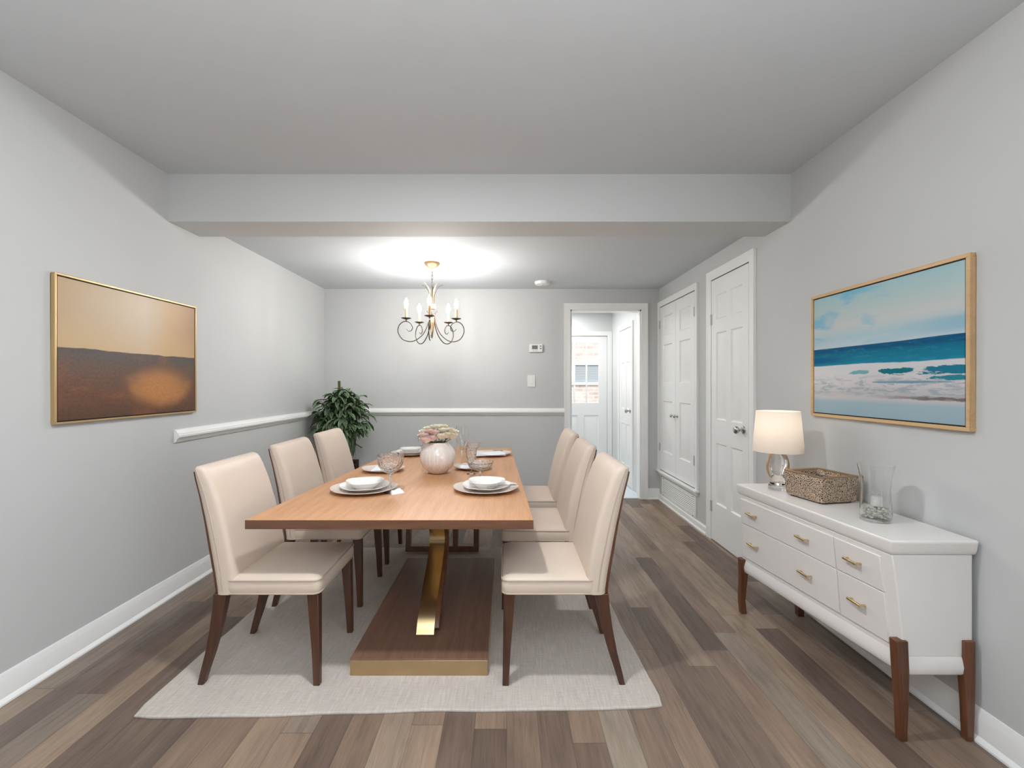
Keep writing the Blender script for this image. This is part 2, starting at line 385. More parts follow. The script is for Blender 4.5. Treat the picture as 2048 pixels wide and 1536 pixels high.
class MB:
    def __init__(s): s.v = []; s.f = []; s.mi = []
    def add(s, verts, faces, mi=0):
        b = len(s.v); s.v += [tuple(p) for p in verts]
        for f in faces: s.f.append(tuple(b + i for i in f)); s.mi.append(mi)
        return s
    def box(s, x0, x1, y0, y1, z0, z1, mi=0):
        v = [(x0, y0, z0), (x1, y0, z0), (x1, y1, z0), (x0, y1, z0), (x0, y0, z1), (x1, y0, z1), (x1, y1, z1), (x0, y1, z1)]
        return s.add(v, [(0, 3, 2, 1), (4, 5, 6, 7), (0, 1, 5, 4), (1, 2, 6, 5), (2, 3, 7, 6), (3, 0, 4, 7)], mi)
    def hexa(s, v, mi=0):
        return s.add(v, [(0, 3, 2, 1), (4, 5, 6, 7), (0, 1, 5, 4), (1, 2, 6, 5), (2, 3, 7, 6), (3, 0, 4, 7)], mi)
    def loft(s, secs, cap=True, mi=0, closed=True):
        n = len(secs[0]); v = [p for c in secs for p in c]; f = []
        for i in range(len(secs) - 1):
            for k in range(n if closed else n - 1):
                a = i * n + k; b = i * n + (k + 1) % n
                f.append((a, b, b + n, a + n))
        if cap:
            f.append(tuple(range(n - 1, -1, -1))); f.append(tuple((len(secs) - 1) * n + k for k in range(n)))
        return s.add(v, f, mi)
    def tube(s, path, r, seg=10, mi=0, flat=1.0):
        P = [Vector(p) for p in path]; secs = []
        t0 = (P[1] - P[0]).normalized()
        up = Vector((0, 0, 1)) if abs(t0.z) < 0.9 else Vector((1, 0, 0))
        nrm = t0.cross(up).normalized()
        for i, p in enumerate(P):
            t = (P[min(i + 1, len(P) - 1)] - P[max(i - 1, 0)]).normalized()
            nrm = (nrm - t * nrm.dot(t)).normalized(); b = t.cross(nrm)
            rr = r[i] if isinstance(r, (list, tuple)) else r
            secs.append([tuple(p + nrm * rr * math.cos(2 * PI * k / seg) + b * rr * flat * math.sin(2 * PI * k / seg)) for k in range(seg)])
        return s.loft(secs, True, mi)
    def ribbon(s, path, width_dir, w, t, mi=0):
        """flat bar following path; width_dir fixed"""
        P = [Vector(p) for p in path]; wd = Vector(width_dir).normalized(); secs = []
        for i, p in enumerate(P):
            tg = (P[min(i + 1, len(P) - 1)] - P[max(i - 1, 0)]).normalized(); n = tg.cross(wd).normalized()
            ww = w[i] if isinstance(w, list) else w
            secs.append([tuple(p + wd * ww / 2 * a + n * t / 2 * b) for a, b in ((-1, -1), (1, -1), (1, 1), (-1, 1))])
        return s.loft(secs, True, mi)
    def lathe(s, prof, seg=40, c=(0, 0, 0), mi=0):
        v = []; f = []; n = len(prof)
        for k in range(seg):
            a = 2 * PI * k / seg
            for r, z in prof: v.append((c[0] + r * math.cos(a), c[1] + r * math.sin(a), c[2] + z))
        for k in range(seg):
            k2 = (k + 1) % seg
            for i in range(n - 1):
                a, b, cc, d2 = k * n + i, k2 * n + i, k2 * n + i + 1, k * n + i + 1
                f.append((a, b, cc, d2))
        return s.add(v, f, mi)
    def prism(s, poly, z0, z1, mi=0):
        return s.loft([[(x, y, z0) for x, y in poly], [(x, y, z1) for x, y in poly]], True, mi)
    def extrude(s, poly3, d, mi=0):
        d = Vector(d)
        return s.loft([[tuple(p) for p in poly3], [tuple(Vector(p) + d) for p in poly3]], True, mi)
    def build(s, name, mat, parent=None, smooth=None, bevel=0.0, bseg=2, loc=None, weld=True):
        me = bpy.data.meshes.new(name)
        me.from_pydata(s.v, [], s.f)
        mats = mat if isinstance(mat, (list, tuple)) else [mat]
        for m in mats: me.materials.append(M[m] if isinstance(m, str) else m)
        for p, i in zip(me.polygons, s.mi): p.material_index = i
        me.validate()
        import bmesh
        bm = bmesh.new(); bm.from_mesh(me)
        if weld: bmesh.ops.remove_doubles(bm, verts=bm.verts, dist=1e-6)
        bmesh.ops.recalc_face_normals(bm, faces=bm.faces)
        bm.to_mesh(me); bm.free()
        if smooth is not None:
            me.shade_smooth(); me.set_sharp_from_angle(angle=math.radians(smooth))
        o = bpy.data.objects.new(name, me); C.objects.link(o)
        if parent: o.parent = parent
        if loc: o.location = loc
        if bevel:
            b = o.modifiers.new('bevel', 'BEVEL'); b.width = bevel; b.segments = bseg; b.limit_method = 'ANGLE'; b.angle_limit = math.radians(40)
            b.harden_normals = False
            me.shade_smooth(); me.set_sharp_from_angle(angle=math.radians(35))
        return o

def tag(o, label=None, cat=None, group=None, kind=None):
    if label: o['label'] = label
    if cat: o['category'] = cat
    if group: o['group'] = group
    if kind: o['kind'] = kind
    return o
def thing(name, label, cat, loc=(0, 0, 0), rz=0.0, group=None):
    o = bpy.data.objects.new(name, None); o.empty_display_size = 0.1; C.objects.link(o)
    o.location = loc; o.rotation_euler = (0, 0, rz)
    return tag(o, label, cat, group)
def struct(o): o['kind'] = 'structure'; return o
def children(o): return [c for c in C.objects if c.parent == o]
def copy_tree(o, loc=None, rz=None, label=None, group=None, parent=None):
    c = o.copy(); C.objects.link(c)
    if parent: c.parent = parent
    if loc is not None: c.location = loc
    if rz is not None: c.rotation_euler = (0, 0, rz)
    if label: c['label'] = label
    if group: c['group'] = group
    for ch in children(o): copy_tree(ch, parent=c)
    return c

XL, XR, YB, YF, ZL, ZU = -2.12, 1.78, 5.30, -3.0, 2.447, 2.655

# ------------------------------------------------------------------ shell
T = 0.12
struct(MB().box(XL - T, XR + T, YF - T, YB + T, -0.1, 0).build('floor', 'floor'))
struct(MB().box(XL - T, XL, YF - T, YB + T, 0, 2.8).build('wall_left', 'wall'))
b = MB(); b.box(XR, XR + T, YF - T, -2.05, 0, 2.8); b.box(XR, XR + T, 0.15, YB + T, 0, 2.8); b.box(XR, XR + T, -2.05, 0.15, 0, 0.28); b.box(XR, XR + T, -2.05, 0.15, 2.02, 2.8)  # unseen opening behind the camera, assumed for the side window light
struct(b.build('wall_right', 'wall'))
DX0, DX1, DZ = 0.745, 1.567, 2.205
b = MB(); b.box(XL, DX0, YB, YB + T, 0, 2.8); b.box(DX1, XR, YB, YB + T, 0, 2.8); b.box(DX0, DX1, YB, YB + T, DZ, 2.8)
struct(b.build('wall_back', 'wall'))
b = MB(); b.box(XL, XR, YF - T, YF, 0, 2.8)
struct(b.build('wall_front', plain('taupe_fill_cut', srgb(112, 106, 100), 0.8)))  # unseen wall, darkened to cut the light it bounces into the room
b = MB(); b.box(XL, XR, YF, 3.0, ZU, ZU + 0.1); b.box(XL, XR, 3.0, YB, ZL, ZL + 0.1)
struct(b.build('ceiling', 'ceiling'))
struct(MB().box(XL, XR, 2.85, 3.14, 2.357, ZU).build('ceiling_beam', 'wall'))
# door casing of the doorway
def casing_poly():
    return [(0, 0), (0.014, 0), (0.017, 0.006), (0.013, 0.03), (0.018, 0.055), (0.022, 0.066), (0.022, 0.074), (0, 0.074)]
def casing(mb, x0, x1, z0, z1, front, w=0.074, sides=(1, 1)):
    """mitred casing around an opening in the local x-z plane, facing -y. profile (depth, out)"""
    prof = [(dd, oo * w / 0.074) for dd, oo in casing_poly()]
    def sec(x, z, ox, oz): return [(x + ox * o_, front - d_, z + oz * o_) for d_, o_ in prof]
    mb.loft([sec(x0, z0, -1, 0), sec(x0, z1, -1, 1), sec(x1, z1, 1, 1), sec(x1, z0, 1, 0)], True)
b = MB(); casing(b, DX0, DX1, 0, DZ, YB)
b.box(DX0 - 0.001, DX0 + 0.016, YB - 0.004, YB + T + 0.004, 0, DZ); b.box(DX1 - 0.016, DX1 + 0.001, YB - 0.004, YB + T + 0.004, 0, DZ); b.box(DX0, DX1, YB - 0.004, YB + T + 0.004, DZ - 0.016, DZ)
tag(b.build('trim_4', 'trim', smooth=30), kind='structure', label='white moulded casing around the open hall doorway')

# baseboards and chair rails
def run(profile, a, c, name, mat='trim', n=None):
    """profile [(out, z)], run between a and c; out along n"""
    a = Vector(a); c = Vector(c); n = Vector(n)
    secs = [[tuple(p + n * o_ + Vector((0, 0, z))) for o_, z in profile] for p in (a, c)]
    return struct(MB().loft(secs).build(name, mat, smooth=28))
BASE = [(0, 0), (0.026, 0), (0.026, 0.008), (0.020, 0.018), (0.014, 0.024), (0.014, 0.085), (0.012, 0.092), (0.012, 0.100), (0.008, 0.108), (0.008, 0.114), (0.003, 0.125), (0, 0.125)]
run(BASE, (XL, YF, 0), (XL, YB, 0), 'baseboard_left', n=(1, 0, 0))
run(BASE, (XL, YB, 0), (0.671, YB, 0), 'baseboard_back', n=(0, -1, 0))
run(BASE, (1.641, YB, 0), (XR, YB, 0), 'baseboard_corner', n=(0, -1, 0))
BASELOW = [(0, 0), (0.022, 0), (0.022, 0.012), (0.014, 0.022), (0.014, 0.062), (0.006, 0.072), (0, 0.072)]
run(BASELOW, (XR, 4.03, 0), (XR, YB, 0), 'baseboard_right', n=(-1, 0, 0))
run(BASE, (XR, YF, 0), (XR, 3.245, 0), 'baseboard_right', n=(-1, 0, 0))
RAIL = [(0, -0.045), (0.008, -0.045), (0.014, -0.036), (0.024, -0.020), (0.034, -0.012), (0.036, 0.0), (0.030, 0.006), (0.030, 0.012), (0.018, 0.024), (0.014, 0.034), (0, 0.038)]
run(RAIL, (XL, 2.90, 1.01), (XL, YB, 1.01), 'trim_1', n=(1, 0, 0))
run(RAIL, (XL, YB, 1.02), (0.671, YB, 1.02), 'trim_2', n=(0, -1, 0))

# ------------------------------------------------------------------ panelled doors
def door_face(mb, w, h, panels, t=0.035, z0=0.0):
    """door slab facing -y, front plane y=0, back y=t; panels (x0,x1,z0,z1)"""
    xs = sorted({0, w} | {p for q in panels for p in q[:2]}); zs = sorted({z0, h} | {p for q in panels for p in q[2:]})
    def inp(x, z): return any(p[0] < x < p[1] and p[2] < z < p[3] for p in panels)
    for i in range(len(xs) - 1):
        for k in range(len(zs) - 1):
            if not inp((xs[i] + xs[i + 1]) / 2, (zs[k] + zs[k + 1]) / 2):
                mb.add([(xs[i], 0, zs[k]), (xs[i + 1], 0, zs[k]), (xs[i + 1], 0, zs[k + 1]), (xs[i], 0, zs[k + 1])], [(0, 1, 2, 3)])
    for (a, c, d, e) in panels:
        rings = [(0, 0), (0.010, 0.011), (0.020, 0.012), (0.044, 0.004)]
        secs = [[(a + i, y, d + i), (c - i, y, d + i), (c - i, y, e - i), (a + i, y, e - i)] for i, y in rings]
        mb.loft(secs, False); n = rings[-1][0]; y = rings[-1][1]
        mb.add([(a + n, y, d + n), (c - n, y, d + n), (c - n, y, e - n), (a + n, y, e - n)], [(0, 1, 2, 3)])
    mb.add([(0, 0, z0), (w, 0, z0), (w, 0, h), (0, 0, h), (0, t, z0), (w, t, z0), (w, t, h), (0, t, h)], [(0, 4, 5, 1), (1, 5, 6, 2), (2, 6, 7, 3), (3, 7, 4, 0), (4, 7, 6, 5)])

def knob(parent, x, z, y=0.0, s=1.0, name='knob'):
    """round knob on local -y"""
    k = MB()
    prof = [(0, 0), (0.030, 0), (0.030, 0.004), (0.024, 0.009), (0.010, 0.011), (0.009, 0.030), (0.016, 0.036), (0.027, 0.046), (0.030, 0.056), (0.026, 0.066), (0.012, 0.071), (0, 0.072)]
    seg = 24; v = []; f = []; n = len(prof)
    for i in range(seg):
        a = 2 * PI * i / seg
        for r, d_ in prof: v.append((x + s * r * math.cos(a), y - s * d_, z + s * r * math.sin(a)))
    for i in range(seg):
        j = (i + 1) % seg
        for q in range(n - 1): f.append((i * n + q, j * n + q, j * n + q + 1, i * n + q + 1))
    k.add(v, f)
    o = k.build(name, 'chrome', parent, smooth=50); o['label'] = 'round satin nickel knob'
    return o
def hinge(parent, x, z, y=0.0):
    h = MB(); h.tube([(x, y - 0.006, z - 0.045), (x, y - 0.006, z + 0.045)], 0.007, 8); h.box(x - 0.016, x + 0.016, y - 0.003, y + 0.001, z - 0.045, z + 0.045)
    return h.build('hinge', 'hinge', parent, smooth=40)

RZR = -PI / 2     # faces -x, local +x runs towards the camera
# door_1: single six panel door beside the sideboard
Y0, Y1, HT = 3.925, 3.325, 2.225
wD = Y0 - Y1
root = struct(bpy.data.objects.new('door_1', None)); C.objects.link(root); root.location = (XR - 0.012, Y0, 0.012); root.rotation_euler = (0, 0, RZR)
tag(root, 'white six-panel door on the right wall nearest the lamp')
b = MB(); door_face(b, wD, HT - 0.012, [(a, c, d_, e) for a, c in ((0.085, 0.265), (0.335, 0.515)) for d_, e in ((0.32, 0.83), (1.03, 1.76), (1.87, 2.08))], t=0.011)
b.build('door_leaf', 'door', root, smooth=25)
b = MB(); casing(b, -0.008, wD + 0.008, -0.012, HT - 0.004, 0.012, 0.076); b.build('casing', 'trim', root, smooth=28)
b = MB(); b.box(-0.008, wD + 0.008, 0.004, 0.011, HT - 0.0125, HT - 0.0045); b.build('door_gap', 'dark', root)
knob(root, 0.53, 0.985, 0, 1.0)
for z in (1.88, 0.28): hinge(root, 0.0, z)
# door_2: pair of narrow three panel doors, raised above a grille
Y0, Y1 = 5.235, 4.275; wD = Y0 - Y1; zb, zt = 0.362, 2.215
root = struct(bpy.data.objects.new('door_2', None)); C.objects.link(root); root.location = (XR - 0.012, Y0, 0); root.rotation_euler = (0, 0, RZR)
tag(root, 'pair of narrow white panelled closet doors above the floor grille')
for i in range(2):
    b = MB(); wl = wD / 2 - 0.003
    door_face(b, wl, zt, [(0.10, wl - 0.10, 0.58, 1.15), (0.10, wl - 0.10, 1.35, 1.78), (0.10, wl - 0.10, 1.88, 2.10)], t=0.011, z0=zb)
    lf = b.build('door_leaf', 'door', root, smooth=25, loc=(i * (wD / 2 + 0.0015), 0, 0))
    knob(lf, wl - 0.045 if i == 0 else 0.045, 1.005, 0, 0.62)
    for z in (2.02, 0.62): hinge(lf, -0.004 if i == 0 else wl + 0.004, z)
b = MB(); casing(b, -0.008, wD + 0.008, zb - 0.01, zt + 0.008, 0.012, 0.060); b.build('casing', 'trim', root, smooth=28)
b = MB(); b.box(-0.065, wD + 0.085, -0.034, 0.012, zb - 0.030, zb - 0.008); b.box(-0.055, wD + 0.06, -0.008, 0.012, zb - 0.062, zb - 0.030)
b.build('sill', 'trim', root, bevel=0.004)
b = MB(); b.box(-0.004, wD + 0.004, 0.003, 0.011, zb - 0.008, zb); b.box(-0.004, wD + 0.004, 0.003, 0.011, zt, zt + 0.007); b.build('door_gap', 'dark', root)

# return air grille below the pair of doors
g = thing('air_grille', 'white louvred return air grille low on the right wall under the closet doors', 'vent', (XR, 5.19, 0.078), RZR)
gw, gh = 0.93, 0.205
b = MB(); fr = 0.022
for a in ((0, gw, 0, fr), (0, gw, gh - fr, gh), (0, fr, fr, gh - fr), (gw - fr, gw, fr, gh - fr)): b.box(a[0], a[1], -0.010, 0, a[2], a[3])
b.build('frame', 'trim', g, bevel=0.002)
b = MB(); b.box(fr, gw - fr, -0.002, 0, fr, gh - fr); b.build('backing', 'ventdark', g)
b = MB(); ns = 9
for i in range(ns):
    z = fr + (i + 0.5) * (gh - 2 * fr) / ns
    b.hexa([(fr, -0.009, z - 0.0065), (gw - fr, -0.009, z - 0.0065), (gw - fr, -0.003, z + 0.001), (fr, -0.003, z + 0.001), (fr, -0.009, z - 0.0010), (gw - fr, -0.009, z - 0.0010), (gw - fr, -0.003, z + 0.0045), (fr, -0.003, z + 0.0045)])
b.build('louvres', 'trim', g)
for x in (0.06, gw - 0.06):
    for z in (0.011, gh - 0.011):
        b = MB(); b.box(x - 0.004, x + 0.004, -0.013, -0.0095, z - 0.004, z + 0.004); b.build('screw', 'ventdark', g)

# ------------------------------------------------------------------ hall beyond the doorway
HX0, HX1, HY0, HY1 = 0.35, 1.60, YB + T, 6.90
struct(MB().box(HX0 - T, HX1 + T, HY0, HY1 + T, -0.1, 0.0).build('floor_hall', 'tile'))
struct(MB().box(DX0, DX1, YB + 0.03, HY0, -0.01, 0.004).build('trim_3', 'tile'))
struct(MB().box(HX0, HX1, HY0, HY1, ZL, ZL + 0.1).build('ceiling_hall', 'ceiling'))
struct(MB().box(HX0 - T, HX0, HY0, HY1 + T, 0, 2.6).build('wall_hall_left', 'hallwall'))
struct(MB().box(HX1, HX1 + T, HY0, HY1 + T, 0, 2.6).build('wall_hall_right', 'hallwall'))
EX0, EX1, EZ = 0.72, 1.53, 2.07
b = MB(); b.box(HX0, EX0, HY1, HY1 + T, 0, 2.6); b.box(EX1, HX1, HY1, HY1 + T, 0, 2.6); b.box(EX0, EX1, HY1, HY1 + T, EZ, 2.6)
struct(b.build('wall_hall_end', 'hallwall'))
# glazed back door
root = struct(bpy.data.objects.new('door_3', None)); C.objects.link(root); root.location = (EX0 + 0.004, HY1 + 0.01, 0.006)
tag(root, 'white half-glazed door with nine panes at the end of the hall')
wD = EX1 - EX0 - 0.008; hD = EZ - 0.012; gx0, gx1, gz0, gz1 = 0.125, wD - 0.125, 1.046, 1.956
b = MB()
for (x0, x1, z0, z1) in ((0, gx0, 0.96, hD), (gx1, wD, 0.96, hD), (gx0, gx1, gz1, hD), (gx0, gx1, 0.96, gz0)): b.box(x0, x1, 0, 0.04, z0, z1)
door_face(b, wD, 0.96, [(0.125, 0.36, 0.25, 0.86), (0.45, wD - 0.125, 0.25, 0.86)], t=0.04)
b.build('door_leaf', 'door', root, smooth=25)
b = MB(); cw = (gx1 - gx0) / 3; ch = (gz1 - gz0) / 3
for i in (1, 2): b.box(gx0 + i * cw - 0.011, gx0 + i * cw + 0.011, 0.002, 0.036, gz0, gz1)
for i in (1, 2): b.box(gx0, gx1, 0.003, 0.035, gz0 + i * ch - 0.012, gz0 + i * ch + 0.012)
b.build('muntins', 'trim', root)
for i in range(3):
    for k in range(3):
        b = MB(); b.box(gx0 + i * cw + 0.011, gx0 + (i + 1) * cw - 0.011, 0.018, 0.021, gz0 + k * ch + 0.012, gz0 + (k + 1) * ch - 0.012); b.build('pane', 'pane', root)
b = MB(); casing(b, -0.004, wD + 0.004, -0.006, hD + 0.006, -0.01, 0.066, ); b.build('casing', 'trim', root, smooth=28)
# narrow six panel door in the hall's right wall
Y0, Y1 = 6.40, 5.79; wD = Y0 - Y1
root = struct(bpy.data.objects.new('door_4', None)); C.objects.link(root); root.location = (HX1 - 0.010, Y0, 0.01); root.rotation_euler = (0, 0, RZR)
tag(root, 'white six-panel door seen edge-on inside the hall')
b = MB(); door_face(b, wD, 2.06, [(a, c, d_, e) for a, c in ((0.09, 0.27), (0.34, 0.52)) for d_, e in ((0.25, 0.80), (1.0, 1.62), (1.72, 1.94))], t=0.009); b.build('door_leaf', 'door', root, smooth=25)
b = MB(); casing(b, -0.006, wD + 0.006, -0.01, 2.066, 0.010, 0.066); b.build('casing', 'trim', root, smooth=28)
b = MB(); b.box(-0.006, wD + 0.006, 0.003, 0.009, 2.06, 2.066); b.build('door_gap', 'dark', root)
knob(root, 0.555, 0.985)
# outside seen through the panes
h = thing('neighbouring_house', 'brick house wall with a blinded window, seen through the glazed hall door', 'building', (1.4, 9.6, -0.4))
MB().box(-4, 4, 0, 0.2, 0, 1.75 + 3.2).build('wall', 'brick', h)
b = MB(); x0, x1, z0, z1 = -0.75, 0.75, 1.78, 2.14
for a in ((x0, x1, z0 - 0.06, z0), (x0, x1, z1, z1 + 0.06), (x0 - 0.06, x0, z0 - 0.06, z1 + 0.06), (x1, x1 + 0.06, z0 - 0.06, z1 + 0.06), (-0.03, 0.03, z0, z1)): b.box(a[0], a[1], -0.05, 0.0, a[2], a[3])
fo = b.build('window_frame', 'trim', h, bevel=0.004)
MB().box(x0, x1, -0.015, -0.001, z0, z1).build('window_blind', 'blind', h)
# sunny day outside
sd = bpy.data.lights.new('sun', 'SUN'); sd.energy = 2.6; sd.angle = 0.02; sd.color = (1, 0.96, 0.9)
so = bpy.data.objects.new('sun', sd); C.objects.link(so); so.rotation_euler = (math.radians(50), 0, math.radians(-20))
struct(MB().box(-8, 8, HY1 + T, 16, -0.5, -0.4).build('ground', plain('garden_ground', srgb(120, 116, 104), 0.9)))

# ------------------------------------------------------------------ small wall fittings
t_ = thing('thermostat', 'white digital thermostat with grey display on the back wall', 'thermostat', (0.343, YB, 1.755))
MB().box(-0.079, 0.079, -0.028, 0, -0.047, 0.047).build('body', 'plastic', t_, bevel=0.009, bseg=3)
MB().box(-0.048, 0.018, -0.0295, -0.0275, -0.012, 0.032).build('display', 'lcd', t_)
for (x, z) in ((0.052, 0.024), (0.052, -0.004), (-0.030, -0.030), (0.002, -0.030)):
    MB().box(x - 0.010, x + 0.010, -0.031, -0.0275, z - 0.006, z + 0.006).build('button', 'lcd' if x > 0.04 else 'hinge', t_, bevel=0.002)
t_ = thing('light_switch', 'white rocker light switch on the back wall below the thermostat', 'switch', (0.288, YB, 1.375))
MB().box(-0.046, 0.046, -0.008, 0, -0.070, 0.070).build('plate', 'plastic', t_, bevel=0.003)
MB().box(-0.017, 0.017, -0.011, -0.007, -0.034, 0.034).build('rocker', 'white', t_, bevel=0.002)
t_ = thing('wall_outlet', 'small dark brown outlet low on the back wall beside the plant', 'outlet', (-1.762, YB, 0.405))
MB().box(-0.044, 0.044, -0.008, 0, -0.058, 0.058).build('plate', 'brownplate', t_, bevel=0.003)
for z in (-0.024, 0.024): MB().box(-0.016, 0.016, -0.011, -0.007, z - 0.014, z + 0.014).build('socket', 'dark', t_, bevel=0.002)
t_ = thing('smoke_detector', 'round white smoke detector on the lower ceiling', 'smoke detector', (0.39, 4.93, ZL))
MB().lathe([(0, 0), (0.085, 0), (0.085, -0.012), (0.078, -0.030), (0.05, -0.036), (0, -0.037)]).build('body', 'plastic', t_, smooth=40)
MB().lathe([(0, -0.0365), (0.016, -0.037), (0.016, -0.041), (0, -0.042)], 20).build('test_button', 'hinge', t_, smooth=40)

# ------------------------------------------------------------------ paintings
def painting(label, loc, rz, W, H, mat, fmat, fw, depth):
    p = thing('framed_painting', label, 'painting', loc, rz)
    b = MB()
    for a in ((0, W, 0, fw), (0, W, H - fw, H), (0, fw, fw, H - fw), (W - fw, W, fw, H - fw)): b.box(a[0], a[1], -depth, 0, a[2], a[3])
    b.build('frame', fmat, p, bevel=0.002)
    b = MB()
    for a in ((fw, W - fw, fw, fw + 0.006), (fw, W - fw, H - fw - 0.006, H - fw), (fw, fw + 0.006, fw, H - fw), (W - fw - 0.006, W - fw, fw, H - fw)): b.box(a[0], a[1], -depth * 0.55, -0.002, a[2], a[3])
    b.build('shadow_gap', 'dark', p)
    MB().box(fw + 0.006, W - fw - 0.006, -depth * 0.82, -0.004, fw + 0.006, H - fw - 0.006).build('canvas', mat, p)
    return p
painting('amber and brown landscape painting in a thin gold frame on the left wall', (XL, 2.115, 1.15), PI / 2, 0.965, 0.712, dune_mat(0.965, 0.712), 'gold', 0.010, 0.022)
painting('blue seascape painting in a pale wood frame above the sideboard', (XR, 2.625, 1.158), -PI / 2, 0.90, 0.682, sea_mat(0.90, 0.682), 'oakframe', 0.016, 0.024)

# ------------------------------------------------------------------ rug
cor = [(-1.505, 1.815), (0.655, 1.875), (0.60, 3.70), (-1.49, 3.70)]
rc = (-0.43, 2.77)
pts = []
for i in range(4):
    a = Vector(cor[i]); c = Vector(cor[(i + 1) % 4]); n = 26
    for k in range(n):
        s = k / n; p = a.lerp(c, s); nrm = Vector((c.y - a.y, a.x - c.x)).normalized()
        wv = 0.006 * math.sin(s * 9 + i * 2) * math.sin(PI * s) + 0.003 * math.sin(s * 31 + i) * math.sin(PI * s)
        if k == 0: p = p.lerp(Vector(rc), 0.01)
        pts.append((p.x + nrm.x * wv - rc[0], p.y + nrm.y * wv - rc[1]))
b = MB()
def inset(q, d): return [(x * (1 - d), y * (1 - d)) for x, y in q]
b.loft([[(x, y, z) for x, y in inset(pts, d_)] for d_, z in ((0.002, 0.0), (0.0, 0.004), (0.0, 0.008), (0.003, 0.0115), (0.008, 0.012))])
r_ = b.build('area_rug', 'rug', smooth=50, loc=(rc[0], rc[1], 0.0005))
tag(r_, 'pale greige woven rug under the dining table', 'rug')
RZ = 0.0125

# ------------------------------------------------------------------ dining table
tx, ty = -0.42, 2.72
t_ = thing('dining_table', 'honey oak dining table on a walnut and brass plinth, on the rug', 'table', (tx, ty, RZ))
TZ0, TZ1 = 0.71 - RZ, 0.75 - RZ
quad = [(-1.135, 1.974), (0.117, 1.974), (0.04, 4.19), (-0.97, 4.19)]
q = [(x - tx, y - ty) for x, y in quad]
b = MB()
def qi(q, d):
    cx = sum(p[0] for p in q) / 4; cy = sum(p[1] for p in q) / 4
    return [(x - math.copysign(d, x - cx), y - math.copysign(d, y - cy)) for x, y in q]
b.loft([[(x, y, z) for x, y in qi(q, d_)] for d_, z in ((0.0, TZ0), (0.0, TZ1 - 0.0015))], True)
b.build('edge_band', 'oakedge', t_)
b = MB(); b.loft([[(x, y, z) for x, y in qi(q, d_)] for d_, z in ((0.0, TZ1 - 0.0014), (0.0, TZ1 - 0.0005), (0.0008, TZ1))], True)
b.build('tabletop', 'oak', t_)
# plinth: brass-faced box, walnut top
px0, px1, py0, py1 = -0.712 - tx, -0.086 - tx, 2.07 - ty, 3.27 - ty
pb = MB().box(px0, px1, py0, py1, 0, 0.070).build('plinth_band', 'brushed', t_, bevel=0.002)
pb['label'] = 'brushed brass band of the plinth'
MB().box(px0, px1, py0, py1, 0.0702, 0.0775).build('plinth', 'walnut', t_, bevel=0.001)
# brass C-shaped column, open towards the front, backed with walnut
cx = -0.405 - tx
path = spline([(cx, y - ty, z) for y, z in ((2.265, 0.079), (2.31, 0.14), (2.41, 0.22), (2.55, 0.30), (2.66, 0.39), (2.65, 0.48), (2.55, 0.56), (2.42, 0.63), (2.30, TZ0 - 0.0065))], 6)
b = MB(); b.ribbon(path, (1, 0, 0), 0.088, 0.012)
o = b.build('column', 'brass', t_, smooth=30); o['label'] = 'curved polished brass column'
bk = []
for i, p_ in enumerate(path):
    tg = (path[min(i + 1, len(path) - 1)] - path[max(i - 1, 0)]).normalized(); nn = Vector((0, tg.z, -tg.y))
    q_ = p_ + nn * 0.028 + Vector((0.010, 0, 0))
    if 0.085 < q_.z < TZ0 - 0.03: bk.append(q_)
b = MB(); b.ribbon(bk, (1, 0, 0), 0.108, 0.044)
o = b.build('column_backing', 'legwarm', t_, smooth=30); o['label'] = 'walnut backing of the brass column'
# rear trestle: open walnut frames
b = MB(); yr0, yr1 = 3.60 - ty, 3.66 - ty; zt = TZ0 - 0.001; zz = 0.0
def bar(x0, x1, z0, z1, x0b=None, x1b=None):
    x0b = x0 if x0b is None else x0b; x1b = x1 if x1b is None else x1b
    b.hexa([(x0 - tx, yr0, z0), (x1 - tx, yr0, z0), (x1 - tx, yr1, z0), (x0 - tx, yr1, z0), (x0b - tx, yr0, z1), (x1b - tx, yr0, z1), (x1b - tx, yr1, z1), (x0b - tx, yr1, z1)])
bar(-0.80, -0.765, zz, zt, -0.78, -0.745)
bar(-0.765, -0.22, zz, 0.045)
bar(-0.425, -0.385, 0.045, zt); bar(-0.26, -0.22, 0.045, zt)
bar(-0.78, -0.22, zt - 0.03, zt)
b.build('rear_trestle', 'walnut', t_, bevel=0.004)
b = MB(); b.box(-0.755 - tx, -0.43 - tx, yr0 - 0.004, yr0, 0.042, 0.050); b.box(-0.385 - tx, -0.26 - tx, yr0 - 0.004, yr0, 0.042, 0.050); b.build('trestle_inlay', 'brushed', t_)

